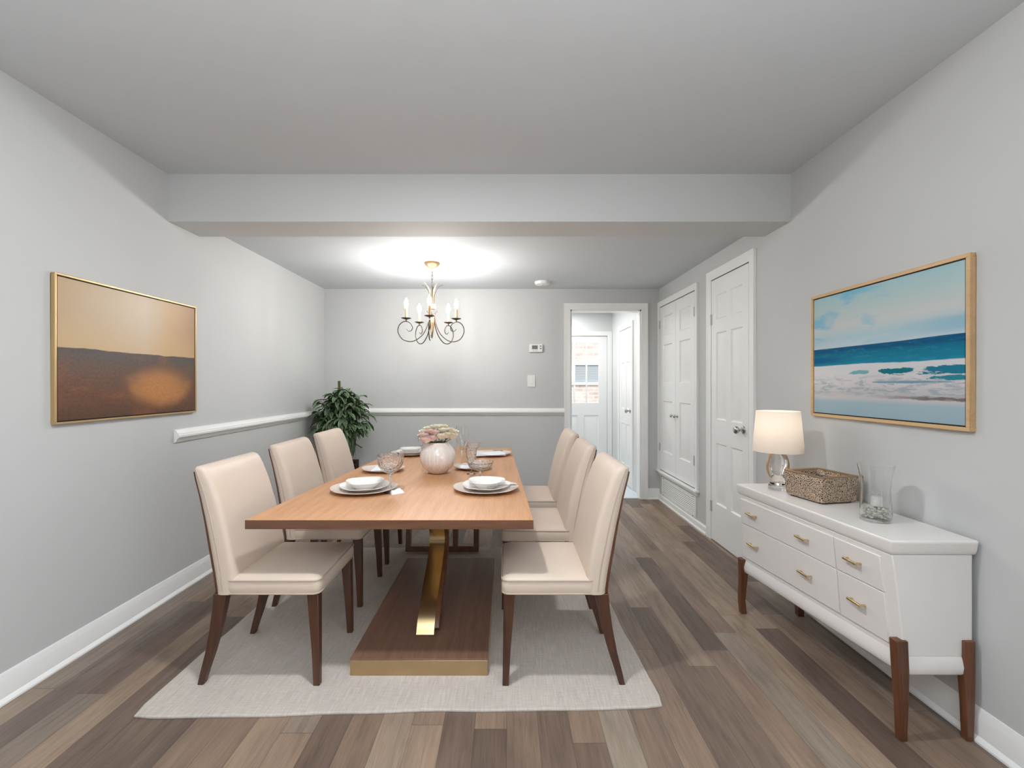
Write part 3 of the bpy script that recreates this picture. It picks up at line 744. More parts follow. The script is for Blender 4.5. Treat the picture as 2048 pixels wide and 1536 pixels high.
# ------------------------------------------------------------------ chairs
def legsec(x, y, z, wx, wy): return [(x - wx / 2, y - wy / 2, z), (x + wx / 2, y - wy / 2, z), (x + wx / 2, y + wy / 2, z), (x - wx / 2, y + wy / 2, z)]
def make_chair(label, loc, rz, group):
    c = thing('dining_chair', label, 'chair', loc, rz, group)
    for s in (-1, 1):
        b = MB(); b.loft([legsec(0.247, s * 0.212, 0, 0.028, 0.028), legsec(0.242, s * 0.208, 0.15, 0.034, 0.034), legsec(0.230, s * 0.203, 0.404, 0.050, 0.044)])
        b.build('leg', 'leg', c, bevel=0.003)
    for s in (-1, 1):
        pr = [(-0.268, 0.0, 0.026), (-0.252, 0.06, 0.030), (-0.228, 0.14, 0.036), (-0.204, 0.24, 0.044), (-0.186, 0.34, 0.052), (-0.178, 0.404, 0.058)]
        b = MB(); b.loft([legsec(x, s * 0.205, z, w_, 0.030 + 0.012 * z / 0.4) for x, z, w_ in pr]); b.build('leg', 'leg', c, bevel=0.003)
    # seat
    secs = []
    x0, x1 = -0.150, 0.262
    for ins, z in ((0.010, 0.404), (0.002, 0.406), (0.0, 0.412), (-0.003, 0.435), (0.0, 0.462), (0.004, 0.470), (0.014, 0.478), (0.035, 0.484), (0.07, 0.488), (0.12, 0.490), (0.17, 0.491)):
        secs.append([(x, y, z) for x, y in rrect((x0 + x1) / 2, 0, x1 - x0 - 2 * ins, 0.470 - 2 * ins, max(0.004, 0.030 - ins * 0.1), 6)])
    b = MB().loft(secs); b.build('seat', 'leather', c, smooth=60)
    b = MB()
    for z, e in ((0.466, 0.003), (0.409, 0.001)):
        ring = rrect((x0 + x1) / 2, 0, x1 - x0 + e, 0.470 + e, 0.031, 6); ring = [p for p in ring]
        P = [(x, y, z) for x, y in ring]; b.tube(P + [P[0]], 0.0032, 6)
    b.build('seat_piping', 'welt', c, smooth=60)
    # backrest: lofted, leaning and curving backwards
    secs = []
    prof = [(-0.155, 0.404, 0.086), (-0.152, 0.42, 0.092), (-0.158, 0.50, 0.098), (-0.172, 0.60, 0.098), (-0.190, 0.72, 0.094), (-0.212, 0.84, 0.088), (-0.232, 0.92, 0.080), (-0.242, 0.955, 0.070), (-0.246, 0.968, 0.054), (-0.248, 0.975, 0.030), (-0.248, 0.977, 0.010)]
    prof = [(x - 0.030 * (max(0, z - 0.42) / 0.55) ** 1.4, 0.404 + (z - 0.404) * 0.972, th) for x, z, th in prof]
    for i, (x, z, th) in enumerate(prof):
        ins = max(0, (z - 0.95)) * 0.9 if z > 0.95 else 0
        wd = 0.470 - 2 * ins - 0.02 * max(0, (z - 0.5)) / 0.47
        sec = []
        for (px_, py_) in rrect(0, 0, th, wd, min(0.03, th * 0.45), 7):
            bow = -0.020 * (1 - (py_ / 0.235) ** 2) if px_ > 0 else -0.012 * (1 - (py_ / 0.235) ** 2)
            crown = 0.012 * (1 - (py_ / 0.235) ** 2) * min(1, max(0, (z - 0.85) / 0.1))
            sec.append((x + px_ + bow + 0.006, py_, z + crown))
        secs.append(sec)
    MB().loft(secs).build('backrest', 'leather', c, smooth=60)
    # welt following the side edge of the back
    for s in (-1, 1):
        b = MB(); P = []
        for (x, z, th) in prof[1:9]:
            wd = 0.470 - 0.02 * max(0, (z - 0.5)) / 0.47
            P.append((x - 0.006, s * (wd / 2 + 0.0005), z))
        b.tube(spline(P, 4), 0.0024, 6)
        b.build('backrest_piping', 'welt', c, smooth=60)
    # wooden frame showing behind the upholstery
    b = MB(); secs = []
    for (x, z, th) in prof[:8]:
        xx = x - th / 2 + 0.004; k = 0.012 * max(0, 1 - max(0, z - 0.55) / 0.42)
        secs.append([(xx - k, -0.214, z), (xx + 0.010, -0.214, z), (xx + 0.010, 0.214, z), (xx - k, 0.214, z)])
    b.loft(secs); o = b.build('back_frame', 'legwarm', c, bevel=0.003); o['label'] = 'brown wooden frame behind the upholstery'
    return c
LX, RX = -1.083, 0.243
grp = 'cream dining chairs along the table'
c0 = make_chair('cream upholstered dining chair, nearest of the three left of the table', (LX, 2.225, RZ), 0, grp)
copy_tree(c0, (LX - 0.038, 2.93, RZ), 0, 'cream upholstered dining chair, middle of the three left of the table')
copy_tree(c0, (LX - 0.045, 3.57, 0.0005), 0, 'cream upholstered dining chair, farthest of the three left of the table, before the plant').location.z = RZ
copy_tree(c0, (RX, 2.225, RZ), PI, 'cream upholstered dining chair, nearest of the three right of the table')
copy_tree(c0, (RX - 0.01, 2.90, RZ), PI, 'cream upholstered dining chair, middle of the three right of the table')
copy_tree(c0, (RX - 0.01, 3.57, RZ), PI, 'cream upholstered dining chair, farthest of the three right of the table')

# ------------------------------------------------------------------ table setting
TT = 0.7505
def ware(kind, label, cat, loc, R, group, rz=0.0, mat='china'):
    """plates with a softly three-cornered outline"""
    o = None
    prof = {'charger': [(0, 0.004), (0.5, 0.004), (0.68, 0.005), (0.86, 0.014), (1.0, 0.019), (1.0, 0.0215), (0.86, 0.018), (0.68, 0.009), (0.5, 0.008), (0, 0.008)],
            'plate': [(0, 0.0), (0.58, 0.0), (0.64, 0.003), (0.80, 0.014), (1.0, 0.020), (1.0, 0.023), (0.80, 0.018), (0.64, 0.008), (0.5, 0.005), (0, 0.005)],
            'bowl': [(0, 0.0), (0.52, 0.0), (0.57, 0.004), (0.76, 0.022), (0.88, 0.034), (1.0, 0.038), (1.0, 0.0415), (0.86, 0.038), (0.73, 0.026), (0.54, 0.009), (0, 0.006)]}[kind]
    if kind == 'charger': prof = [(0, 0)] + [(0.5, 0)] + prof[1:]
    b = MB(); seg = 56; v = []; f = []; n = len(prof)
    for k in range(seg):
        a = 2 * PI * k / seg
        for r, z in prof:
            w_ = 1 + 0.045 * math.cos(3 * (a - 0.5)) * r * r if kind != 'charger' else 1 + 0.05 * math.cos(2 * a) * r
            lift = (0.002 if kind == 'bowl' else 0.005) * math.cos(3 * (a - 0.5)) * r ** 3 if kind != 'charger' else 0.005 * math.cos(2 * a) * r ** 4
            v.append((r * R * w_ * math.cos(a), r * R * w_ * math.sin(a), z + max(0, lift)))
    for k in range(seg):
        k2 = (k + 1) % seg
        for i in range(n - 1): f.append((k * n + i, k2 * n + i, k2 * n + i + 1, k * n + i + 1))
    b.add(v, f)
    o = b.build({'charger': 'charger_plate', 'plate': 'dinner_plate', 'bowl': 'soup_bowl'}[kind], mat, smooth=50, loc=loc)
    o.rotation_euler = (0, 0, rz)
    return tag(o, label, cat, group)
def napkin(label, loc, W, D, rz=0.0, mat='linen', h=0.010):
    b = MB(); nx, ny = 12, 8; v = []; f = []
    for i in range(nx + 1):
        for j in range(ny + 1):
            u = i / nx; q_ = j / ny
            e = min(u, 1 - u, q_, 1 - q_) * 6
            z = h * min(1, e) ** 0.5 + 0.004 * math.sin(u * 7 + q_ * 3) * min(1, e) + 0.0045
            v.append(((u - 0.5) * W, (q_ - 0.5) * D * (1 - 0.25 * u), z))
    n1 = len(v)
    for i in range(nx + 1):
        for j in range(ny + 1):
            x, y, z = v[i * (ny + 1) + j]; v.append((x, y, 0.0))
    W_ = ny + 1
    for i in range(nx):
        for j in range(ny):
            a = i * W_ + j; f.append((a, a + W_, a + W_ + 1, a + 1)); f.append((n1 + a, n1 + a + 1, n1 + a + W_ + 1, n1 + a + W_))
    edge = [i * W_ for i in range(nx + 1)] + [nx * W_ + j for j in range(1, ny + 1)] + [i * W_ + ny for i in range(nx - 1, -1, -1)] + [j for j in range(ny - 1, 0, -1)]
    for k in range(len(edge)):
        a, c = edge[k], edge[(k + 1) % len(edge)]; f.append((a, n1 + a, n1 + c, c))
    b.add(v, f); o = b.build('folded_napkin', mat, smooth=60, loc=loc); o.rotation_euler = (0, 0, rz)
    return tag(o, label, 'napkin')
def utensil(kind, label, loc, rz, group=None):
    t0 = thing(kind, label, 'cutlery', loc, rz, group)
    if kind == 'table_knife':
        b = MB(); P = [(x, 0, 0.0035) for x in (0, 0.02, 0.06, 0.09)]; b.tube(P, [0.004, 0.006, 0.006, 0.004], 8, flat=0.5); b.build('handle', 'dark', t0, smooth=50)
        b = MB(); b.loft([[(0.088, -0.004, 0.002), (0.088, 0.004, 0.002), (0.088, 0.004, 0.004), (0.088, -0.004, 0.004)], [(0.15, -0.009, 0.002), (0.15, 0.005, 0.002), (0.15, 0.005, 0.0035), (0.15, -0.009, 0.003)], [(0.20, 0.002, 0.002), (0.20, 0.004, 0.002), (0.20, 0.004, 0.003), (0.20, 0.002, 0.003)]]); b.build('blade', 'chrome', t0)
    else:
        b = MB(); P = [(0, 0, 0.003), (0.04, 0, 0.006), (0.10, 0, 0.008), (0.13, 0, 0.005)]; b.tube(spline(P, 4), 0.0035, 8, flat=0.6); b.build('handle', 'chrome', t0, smooth=50)
        b = MB(); v = []; f = []; seg = 16; rr = [0, 0.5, 0.85, 1.0]
        for k in range(seg):
            a = 2 * PI * k / seg
            for r in rr: v.append((0.150 + 0.026 * r * math.cos(a), 0.016 * r * math.sin(a), 0.002 + 0.005 * r * r))
        for k in range(seg):
            for i in range(3): f.append((k * 4 + i, ((k + 1) % seg) * 4 + i, ((k + 1) % seg) * 4 + i + 1, k * 4 + i + 1))
        b.add(v, f); o = b.build('bowl', 'chrome', t0, smooth=60); s_ = o.modifiers.new('thick', 'SOLIDIFY'); s_.thickness = 0.001
    return t0

def full_setting(x, y, where, rz):
    ware('charger', 'pale bisque charger plate under the stack %s' % where, 'plate', (x, y, TT), 0.172, 'charger plates', 0.0, 'charger')
    ware('plate', 'white dinner plate in the middle of the stack %s' % where, 'plate', (x, y + 0.004, TT + 0.0085), 0.132, 'dinner plates', rz)
    ware('bowl', 'shallow white bowl topping the stack %s' % where, 'bowl', (x + 0.002, y + 0.006, TT + 0.0142), 0.102, 'white bowls', rz)
full_setting(-0.785, 2.515, 'at the near left place', 0.3)
full_setting(-0.115, 2.53, 'at the near right place', -0.2)
# near right: spoon across the rim ; near left: white napkin tip by the goblet foot
utensil('soup_spoon', 'spoon resting across the near right plates', (-0.105, 2.435, TT + 0.034), 0.3).rotation_euler = (0, 0, 0.28)
napkin('small folded white napkin by the goblet at the near left place', (-0.598, 2.47, TT), 0.07, 0.09, 0.5)
# middle left
ware('charger', 'pale charger plate at the middle left place, partly behind the big goblet', 'plate', (-0.835, 3.09, TT), 0.135, 'charger plates', 0.0, 'charger')
napkin('folded white napkin on the middle left charger', (-0.825, 3.09, TT + 0.012), 0.16, 0.13, 0.1)
# far left
ware('charger', 'pale charger plate at the far left place', 'plate', (-0.80, 3.79, TT), 0.150, 'charger plates', 0.0, 'charger')
ware('plate', 'white dinner plate at the far left place under the bowl', 'plate', (-0.80, 3.793, TT + 0.0085), 0.115, 'dinner plates', 0.2)
ware('bowl', 'shallow white bowl at the far left place', 'bowl', (-0.80, 3.795, TT + 0.0142), 0.085, 'white bowls', 0.2)
# middle right
ware('charger', 'pale charger plate at the middle right place beside the vase', 'plate', (-0.235, 3.17, TT), 0.125, 'charger plates', 0.0, 'charger')
napkin('folded white napkin on the middle right charger', (-0.255, 3.165, TT + 0.012), 0.14, 0.10, 0.2)
# far right
ware('charger', 'pale charger plate at the far right place under the big napkin', 'plate', (-0.125, 3.78, TT), 0.155, 'charger plates', 0.0, 'charger')
napkin('large folded white napkin with a dark-handled knife on it at the far right place', (-0.135, 3.74, TT + 0.012), 0.25, 0.20, 0.05, h=0.014)
utensil('table_knife', 'black-handled knife lying on the far right napkin', (-0.03, 3.79, TT + 0.031), PI - 0.05)

# glassware
def goblet(label, loc, R, Hh, stem, foot, mat='crystal', flare=1.0, group='crystal goblets'):
    g_ = thing('goblet', label, 'glass', loc, 0, group)
    b = MB(); th = 0.0022; zb_ = stem
    prof = [(0, 0), (foot, 0), (foot, 0.0025), (foot * 0.5, 0.006), (0.006, 0.012), (0.0045, stem * 0.5), (0.0055, stem - 0.012), (0.012, stem - 0.004)]
    b.lathe(prof + [(0, stem - 0.002)], 28); b.build('stem', 'glass', g_, smooth=50)
    out = [(0.011, stem - 0.003), (R * 0.55, stem + (Hh - stem) * 0.12), (R * 0.88, stem + (Hh - stem) * 0.38), (R, stem + (Hh - stem) * 0.68), (R * flare, Hh)]
    out = [(p.x, p.y) for p in spline([(a, c, 0) for a, c in out], 5)]
    inn = [(max(0.0, r - th), z + (0.002 if i < len(out) - 1 else 0)) for i, (r, z) in enumerate(out)][::-1]
    b = MB(); b.lathe([(0, stem - 0.0015)] + out + inn + [(0, stem + 0.002)], 36); b.build('bowl', mat, g_, smooth=50)
    return g_
goblet('large cut-crystal goblet with a wide bowl behind the near left plates', (-0.630, 2.47, TT), 0.070, 0.205, 0.105, 0.034, flare=1.02)
goblet('small clear goblet near the far left place, beside the vase', (-0.735, 3.93, TT), 0.030, 0.150, 0.06, 0.028, 'glass')
goblet('low wide crystal coupe behind the near right plates', (-0.165, 2.87, TT), 0.078, 0.100, 0.045, 0.035, flare=1.12)
goblet('crystal goblet just right of the pearl vase', (-0.232, 2.985, TT), 0.036, 0.170, 0.075, 0.030)
goblet('tall clear wine glass behind the vase and roses', (-0.325, 3.32, TT), 0.046, 0.285, 0.115, 0.034, 'glass', 0.86)
goblet('wide crystal goblet near the far right place', (-0.262, 3.56, TT), 0.055, 0.135, 0.065, 0.032, flare=1.1)

# vase with roses
VX, VY = -0.455, 3.02
b = MB(); R = 0.119; out = [(0.0, 0.0), (0.045, 0.0), (0.058, 0.004)]
for k in range(1, 15):
    a = -PI / 2 + 0.52 + k / 14 * (PI - 0.52 - 0.58); out.append((R * math.cos(a), 0.108 + R * math.sin(a) * 0.93))
top = out[-1]; out.append((top[0] - 0.003, top[1] + 0.004))
inn = [(r - 0.005, z) for r, z in out[3:-1]][::-1]
b.lathe(out + inn + [(0.05, 0.009), (0, 0.008)], 56)
vs = b.build('flower_vase', 'pearl', smooth=60, loc=(VX, VY, TT)); tag(vs, 'round pearl-white vase holding roses on the table', 'vase')
vtop = TT + top[1]
def rose_bloom(mb, R=0.034, seed=0):
    rnd = random.Random(seed)
    for ring, (cnt, rr, op, hh) in enumerate(((3, 0.30, 0.05, 0.95), (4, 0.52, 0.16, 1.0), (5, 0.76, 0.32, 0.98), (6, 0.98, 0.62, 0.86))):
        for k in range(cnt):
            a0 = 2 * PI * k / cnt + ring * 0.7 + rnd.uniform(-0.15, 0.15); half = PI / cnt * 1.35
            v = []; nu, nv = 6, 6
            for i in range(nu + 1):
                u = i / nu * 2 - 1
                for j in range(nv + 1):
                    s_ = j / nv
                    rad = R * rr * (0.25 + 0.95 * math.sin(min(1, s_ * 1.15) * PI / 2)) + R * op * 0.6 * max(0, s_ - 0.6) ** 1.3 * 2
                    wdt = half * (0.6 + 0.4 * math.sin(s_ * PI * 0.75)) * (1 - 0.45 * max(0, s_ - 0.75) * 4 * abs(u) ** 2 * 0.5)
                    z = R * 1.25 * hh * s_ - R * 0.16 * abs(u) ** 2 * s_ - R * op * 0.9 * max(0, s_ - 0.78)
                    a = a0 + u * wdt
                    v.append((rad * math.cos(a) * (1 + 0.05 * u), rad * math.sin(a), z - R * 0.55))
            f = [(i * (nv + 1) + j, (i + 1) * (nv + 1) + j, (i + 1) * (nv + 1) + j + 1, i * (nv + 1) + j + 1) for i in range(nu) for j in range(nv)]
            mb.add(v, f)
protos = {}
WHERE = ['at the far left', 'at the front, left of centre', 'left of centre behind the front ones', 'in the middle of the pink ones', 'lowest over the rim at the left', 'at the front, right of centre', 'right of the front cream rose', 'at the lower right', 'in the middle of the bunch', 'at the upper right', 'at the upper left', 'near the top, left of centre', 'at the very top', 'behind at the far right', 'behind the far left pink rose', 'at the back of the bunch']
def rose(x, y, z, col, R=0.034, tilt=(0, 0), seed=0):
    lab = {'pink': 'pale pink rose ', 'cream': 'cream white rose ', 'peach': 'pale peach rose '}[col] + WHERE[seed] + ', in the pearl vase'
    r0 = thing('rose', lab, 'flower', (x, y, z), seed * 1.3, '%s roses in the vase' % col)
    if col not in protos:
        b = MB(); rose_bloom(b, R, seed); protos[col] = b.build('bloom', col, r0, smooth=70, weld=False)
    else:
        o_ = protos[col].copy(); C.objects.link(o_); o_.parent = r0
    # stem runs down into the vase mouth
    d_ = Vector((VX, VY, 0)) - Vector((x, y, 0)); d_ = Matrix.Rotation(-seed * 1.3, 3, 'Z') @ d_
    k = min(1.0, 0.045 / max(d_.length, 1e-4)); 
    e1 = d_ * (1 - k) if d_.length > 0.045 else d_ * 0.0
    zt_ = vtop - z
    b = MB(); b.tube(spline([(0, 0, -R * 0.5), (e1.x * 0.7, e1.y * 0.7, (zt_ - R * 0.5) * 0.55), (e1.x, e1.y, zt_ + 0.002), (d_.x * 0.98, d_.y * 0.98, zt_ - 0.12)], 4), 0.0022, 6)
    b.build('stem', 'rosestem', r0, smooth=60)
    b = MB()
    for q_ in range(5):
        a = q_ * 1.257 + seed; b.add([(0, 0, -R * 0.62), (0.010 * math.cos(a - 0.5), 0.010 * math.sin(a - 0.5), -R * 0.4), (0.022 * math.cos(a), 0.022 * math.sin(a), -R * 0.15), (0.010 * math.cos(a + 0.5), 0.010 * math.sin(a + 0.5), -R * 0.4)], [(0, 1, 2, 3)])
    b.build('sepals', 'rosestem', r0, weld=False)
V0 = vtop + 0.045
spots = [(-0.082, -0.045, 0.030, 'pink'), (-0.030, -0.060, 0.018, 'pink'), (-0.045, -0.015, 0.055, 'pink'), (-0.012, -0.035, 0.050, 'pink'), (-0.066, -0.078, 0.008, 'pink'),
         (0.030, -0.055, 0.030, 'cream'), (0.064, -0.030, 0.034, 'peach'), (0.092, -0.012, 0.026, 'peach'), (0.030, 0.000, 0.062, 'cream'), (0.062, 0.028, 0.060, 'peach'),
         (-0.060, 0.035, 0.068, 'cream'), (-0.015, 0.030, 0.080, 'cream'), (0.020, 0.055, 0.078, 'cream'), (0.092, 0.040, 0.045, 'cream'), (-0.088, 0.010, 0.050, 'cream'), (0.0, 0.078, 0.060, 'cream')]
for i, (dx, dy, dz, col) in enumerate(spots): rose(VX + dx, VY + dy, V0 + dz - 0.028, col, 0.033, seed=i)

# ------------------------------------------------------------------ potted plant in the corner
PX, PY = -1.775, 4.86
p = thing('potted_plant', 'bushy green leafy plant standing in the far left corner', 'plant', (PX, PY, 0))
MB().lathe([(0, 0), (0.115, 0), (0.15, 0.30), (0.155, 0.32), (0.145, 0.32), (0.138, 0.29), (0, 0.285)], 32).build('pot', 'pot', p, smooth=40)
MB().lathe([(0, 0.295), (0.136, 0.293)], 24).build('soil', 'soil', p)
rnd = random.Random(3)
stems = MB(); leaves = MB()
def leaf(base, dirv, L, W):
    d_ = Vector(dirv).normalized(); side = d_.cross(Vector((0, 0, 1)))
    if side.length < 0.1: side = Vector((1, 0, 0))
    side.normalize(); v = []; n = 7; pcur = Vector(base); dd = d_.copy()
    for i in range(n + 1):
        s_ = i / n; w_ = W * (math.sin(PI * min(1, s_ * 0.92 + 0.08)) ** 0.8) if i < n else 0.0008
        up = side.cross(dd).normalized()
        for q_ in (-1, -0.5, 0, 0.5, 1): v.append(pcur + side * w_ * q_ + up * abs(q_) * w_ * 0.45)
        pcur = pcur + dd * (L / n); dd = (dd + Vector((0, 0, -0.20))).normalized()
    v = [Vector((min(max(a.x, XL + 0.035 - PX), 9), min(a.y, YB - 0.04 - PY), a.z)) for a in v]
    f = [(i * 5 + k, i * 5 + k + 1, (i + 1) * 5 + k + 1, (i + 1) * 5 + k) for i in range(n) for k in range(4)]
    leaves.add(v, f)
hub = Vector((0.0, 0, 0.78))
for k in range(4):
    a = k * 1.6; stems.tube(spline([(0.03 * math.cos(a), 0.03 * math.sin(a), 0.28), (0.04 * math.cos(a + 1), 0.04 * math.sin(a + 1), 0.5), tuple(hub + Vector((0.03 * math.cos(a), 0.03 * math.sin(a), 0.05)))], 5), 0.009, 7)
for k in range(150):
    a = rnd.uniform(0, 2 * PI); el = rnd.uniform(-0.55, 1.45); rr = rnd.uniform(0.55, 1.0)
    R_ = Vector((0.37 * math.cos(a) * math.cos(el), 0.27 * math.sin(a) * math.cos(el), 0.44 * math.sin(el))) * rr
    tip = Vector((0.0, 0, 0.93)) + R_ * 0.86
    tip.x = max(tip.x, XL + 0.12 - PX); tip.y = min(tip.y, YB - 0.12 - PY)
    mid = hub.lerp(tip, 0.5) + Vector((0, 0, 0.06))
    P = spline([tuple(hub), tuple(mid), tuple(tip)], 4); stems.tube(P, [0.005 - 0.0035 * i / (len(P) - 1) for i in range(len(P))], 5)
    for q_ in range(8):
        a2 = rnd.uniform(0, 2 * PI); pos = P[min(len(P) - 1, 3 + q_ * (len(P) - 3) // 8)]
        dv = Vector((math.cos(a2), math.sin(a2), rnd.uniform(-0.55, 0.55))) + R_.normalized() * 0.5
        leaf(pos, dv, rnd.uniform(0.10, 0.165), rnd.uniform(0.015, 0.026))
for k in range(60):   # trailing strand on the right
    zz_ = rnd.uniform(0.58, 0.78); leaf((0.10 + rnd.uniform(-0.05, 0.04), rnd.uniform(-0.06, 0.04), zz_ + 0.1), (rnd.uniform(-0.5, 0.5), rnd.uniform(-0.5, 0.5), -0.9), 0.13, 0.012)
stems.tube([tuple(hub), (0.09, 0, 0.80), (0.10, -0.01, 0.70), (0.10, -0.01, 0.60)], 0.004, 5)
stems.tube([(0.10, 0, 0.74), (0.24, -0.02, 0.66)], 0.005, 6)
stems.tube([(0.0, 0, 0.9), (-0.012, 0, 1.372)], 0.014, 7)
stems.build('stems', 'stem', p, smooth=60)
lf = leaves.build('foliage', 'leaf', p, smooth=60, weld=False)
at_ = lf.data.attributes.new('rim', 'FLOAT', 'POINT')
for i_, d_ in enumerate(at_.data): d_.value = (1.0, 0.0, 0.35, 0.0, 1.0)[i_ % 5]

# ------------------------------------------------------------------ chandelier
CX, CY = -0.680, 4.16
ch = thing('chandelier', 'bronze five-arm chandelier with lit candle bulbs hanging over the table', 'chandelier', (CX, CY, ZL))
Z = lambda z: z - ZL
MB().lathe([(0, 0), (0.072, 0), (0.072, -0.006), (0.060, -0.024), (0.040, -0.040), (0.014, -0.046), (0.008, -0.056), (0, -0.058)], 36).build('canopy', 'bronzelight', ch, smooth=50)
b = MB(); nL = 6; z0 = -0.052; zl = (2.20 - ZL - z0)
for i in range(nL):
    zc = z0 + zl * (i + 0.5) / nL; ln = abs(zl) / nL * 0.66
    P = []
    for k in range(17):
        a = 2 * PI * k / 16; x = 0.0075 * math.cos(a); z = zc + ln * math.sin(a)
        P.append((x, 0, z) if i % 2 == 0 else (0, x, z))
    b.tube(P, 0.0018, 6)
b.build('chain', 'bronze', ch, smooth=60)
b = MB(); b.tube([(0, 0, Z(2.20)), (0, 0, Z(1.80))], 0.006, 10); b.build('centre_rod', 'bronze', ch, smooth=60)
b = MB(); b.lathe([(0, 0.024), (0.030, 0.024), (0.033, 0.018), (0.033, -0.014), (0.028, -0.022), (0, -0.022)], 28, (0, 0, Z(2.045))); b.build('collar', 'bronzelight', ch, smooth=40)
b = MB(); b.lathe([(0, 0.10), (0.010, 0.09), (0.020, 0.05), (0.021, 0.03), (0.013, -0.05), (0.004, -0.105), (0, -0.108)], 20, (0, 0, Z(1.865))); b.build('finial', 'bronzelight', ch, smooth=60)
for k in range(5):
    a = math.radians(-88 + 72 * k + 36); c_, s_ = math.cos(a), math.sin(a)
    P = spline([(0.022 * c_, 0.022 * s_, Z(2.06)), (0.020 * c_, 0.020 * s_, Z(2.13)), (0.034 * c_, 0.034 * s_, Z(2.19)), (0.066 * c_, 0.066 * s_, Z(2.235)), (0.098 * c_, 0.098 * s_, Z(2.25))], 5)
    n = len(P); b = MB(); b.ribbon(P, (-s_, c_, 0), [0.006 + 0.010 * math.sin(PI * min(1, (i / n))) for i in range(n)], 0.0035); b.build('top_leaf', 'bronze', ch, smooth=60)
for k in range(5):
    a = math.radians(-86 + 72 * k); c_, s_ = math.cos(a), math.sin(a)
    rz_ = [(0.050, 2.005), (0.030, 1.975), (0.030, 1.93), (0.048, 1.86), (0.085, 1.79), (0.150, 1.735), (0.210, 1.722), (0.270, 1.742), (0.306, 1.80), (0.300, 1.855), (0.270, 1.89), (0.232, 1.900), (0.196, 1.885), (0.178, 1.85), (0.188, 1.822), (0.212, 1.815), (0.236, 1.835)]
    P = spline([(r * c_, r * s_, Z(z)) for r, z in rz_], 6)
    n = len(P)
    b = MB(); b.tube(P, [0.0045 * (0.55 + 0.45 * min(1, i / 12, (n - 1 - i) / 14)) for i in range(n)], 8)
    arm = b.build('arm', 'bronze', ch, smooth=60)
    cx_, cy_ = 0.234 * c_, 0.234 * s_
    b = MB(); b.lathe([(0, 0.0), (0.006, 0.0), (0.006, 0.016), (0.020, 0.020), (0.043, 0.028), (0.044, 0.031), (0.020, 0.025), (0, 0.024)], 26, (cx_, cy_, Z(1.900))); b.build('drip_pan', 'bronze', arm, smooth=40)
    b = MB(); b.lathe([(0, 0.024), (0.0115, 0.024), (0.0115, 0.118), (0, 0.118)], 18, (cx_, cy_, Z(1.900))); b.build('candle_sleeve', 'sleeve', arm, smooth=40)
    prof = [(0, 0.118), (0.010, 0.118), (0.013, 0.130), (0.0185, 0.150), (0.017, 0.170), (0.009, 0.194), (0.003, 0.206), (0, 0.208)]
    b = MB(); b.lathe(prof, 16, (cx_, cy_, Z(1.900))); bo = b.build('bulb', 'bulb', arm, smooth=60); bo['label'] = 'glowing candle bulb'

# ------------------------------------------------------------------ sideboard
SY0, SY1 = 1.715, 2.675
def fx(y, z):
    s_ = (y - SY0) / (SY1 - SY0)
    top_ = 1.452 * (1 - s_) + 1.368 * s_; bot_ = 1.497 * (1 - s_) + 1.385 * s_
    k = min(1, max(0, (0.695 - z) / (0.695 - 0.33)))
    return top_ + (bot_ - top_) * k ** 0.8
SB = 1.757
sx, sy = 1.60, 2.2
s = thing('sideboard', 'white lacquered sideboard with brass pulls and brown wooden legs against the right wall', 'sideboard', (sx, sy, 0))
L_ = lambda x, y, z: (x - sx, y - sy, z)
b = MB(); secs = []
for z in (0.31, 0.38, 0.45, 0.55, 0.65, 0.695):
    secs.append([L_(fx(SY0, z), SY0, z), L_(fx(SY0, z) - 0 + 0.0, SY0, z), L_(SB, SY0, z), L_(SB, SY1, z), L_(fx(SY1, z), SY1, z)])
    secs[-1].pop(1)
b.loft(secs); b.build('body', 'white', s, bevel=0.004)
b = MB(); secs = []
for e, z in ((0.0, 0.243), (-0.006, 0.25), (-0.010, 0.275), (-0.004, 0.30), (0.0, 0.312)):
    zz_ = 0.32
    secs.append([L_(fx(SY0, zz_) + e, SY0 + e, z), L_(SB, SY0 + e, z), L_(SB, SY1 - e, z), L_(fx(SY1, zz_) + e, SY1 - e, z)])
b.loft(secs); b.build('base_moulding', 'white', s, smooth=50)
b = MB(); secs = []
for e, z in ((0.0, 0.696), (-0.004, 0.700), (-0.008, 0.712), (-0.012, 0.742), (-0.012, 0.749), (-0.009, 0.753)):
    secs.append([L_(fx(SY0, 0.7) + e, SY0 + e * 1.2, z), L_(SB + 0.006, SY0 + e * 1.2, z), L_(SB + 0.006, SY1 - e, z), L_(fx(SY1, 0.7) + e, SY1 - e, z)])
b.loft(secs); b.build('top', 'white', s, smooth=45)
def drawer(y0, y1, z0, z1, pulls):
    f_ = 0.007; b = MB(); v = []
    for (dx) in (0.004, -f_):
        for (y, z) in ((y0, z0), (y1, z0), (y1, z1), (y0, z1)): v.append(L_(fx(y, z) + dx, y, z))
    b.add(v, [(0, 1, 2, 3), (7, 6, 5, 4), (0, 4, 5, 1), (1, 5, 6, 2), (2, 6, 7, 3), (3, 7, 4, 0)])
    d_ = b.build('drawer', 'white', s, bevel=0.002)
    for y in pulls:
        z = (z0 + z1) / 2 + 0.005; x = fx(y, z) - f_; b = MB()
        b.tube([L_(x - 0.022, y - 0.036, z), L_(x - 0.022, y + 0.036, z)], 0.0055, 8)
        for q_ in (-0.030, 0.030): b.tube([L_(x + 0.002, y + q_, z), L_(x - 0.022, y + q_, z)], 0.0045, 8)
        o = b.build('handle', 'brass', d_, smooth=50); o['label'] = 'brass bar pull'
for (z0, z1) in ((0.533, 0.672), (0.335, 0.529)):
    drawer(1.765, 1.985, z0, z1, [1.885]); drawer(1.991, SY1 - 0.018, z0, z1, [2.165, 2.545])
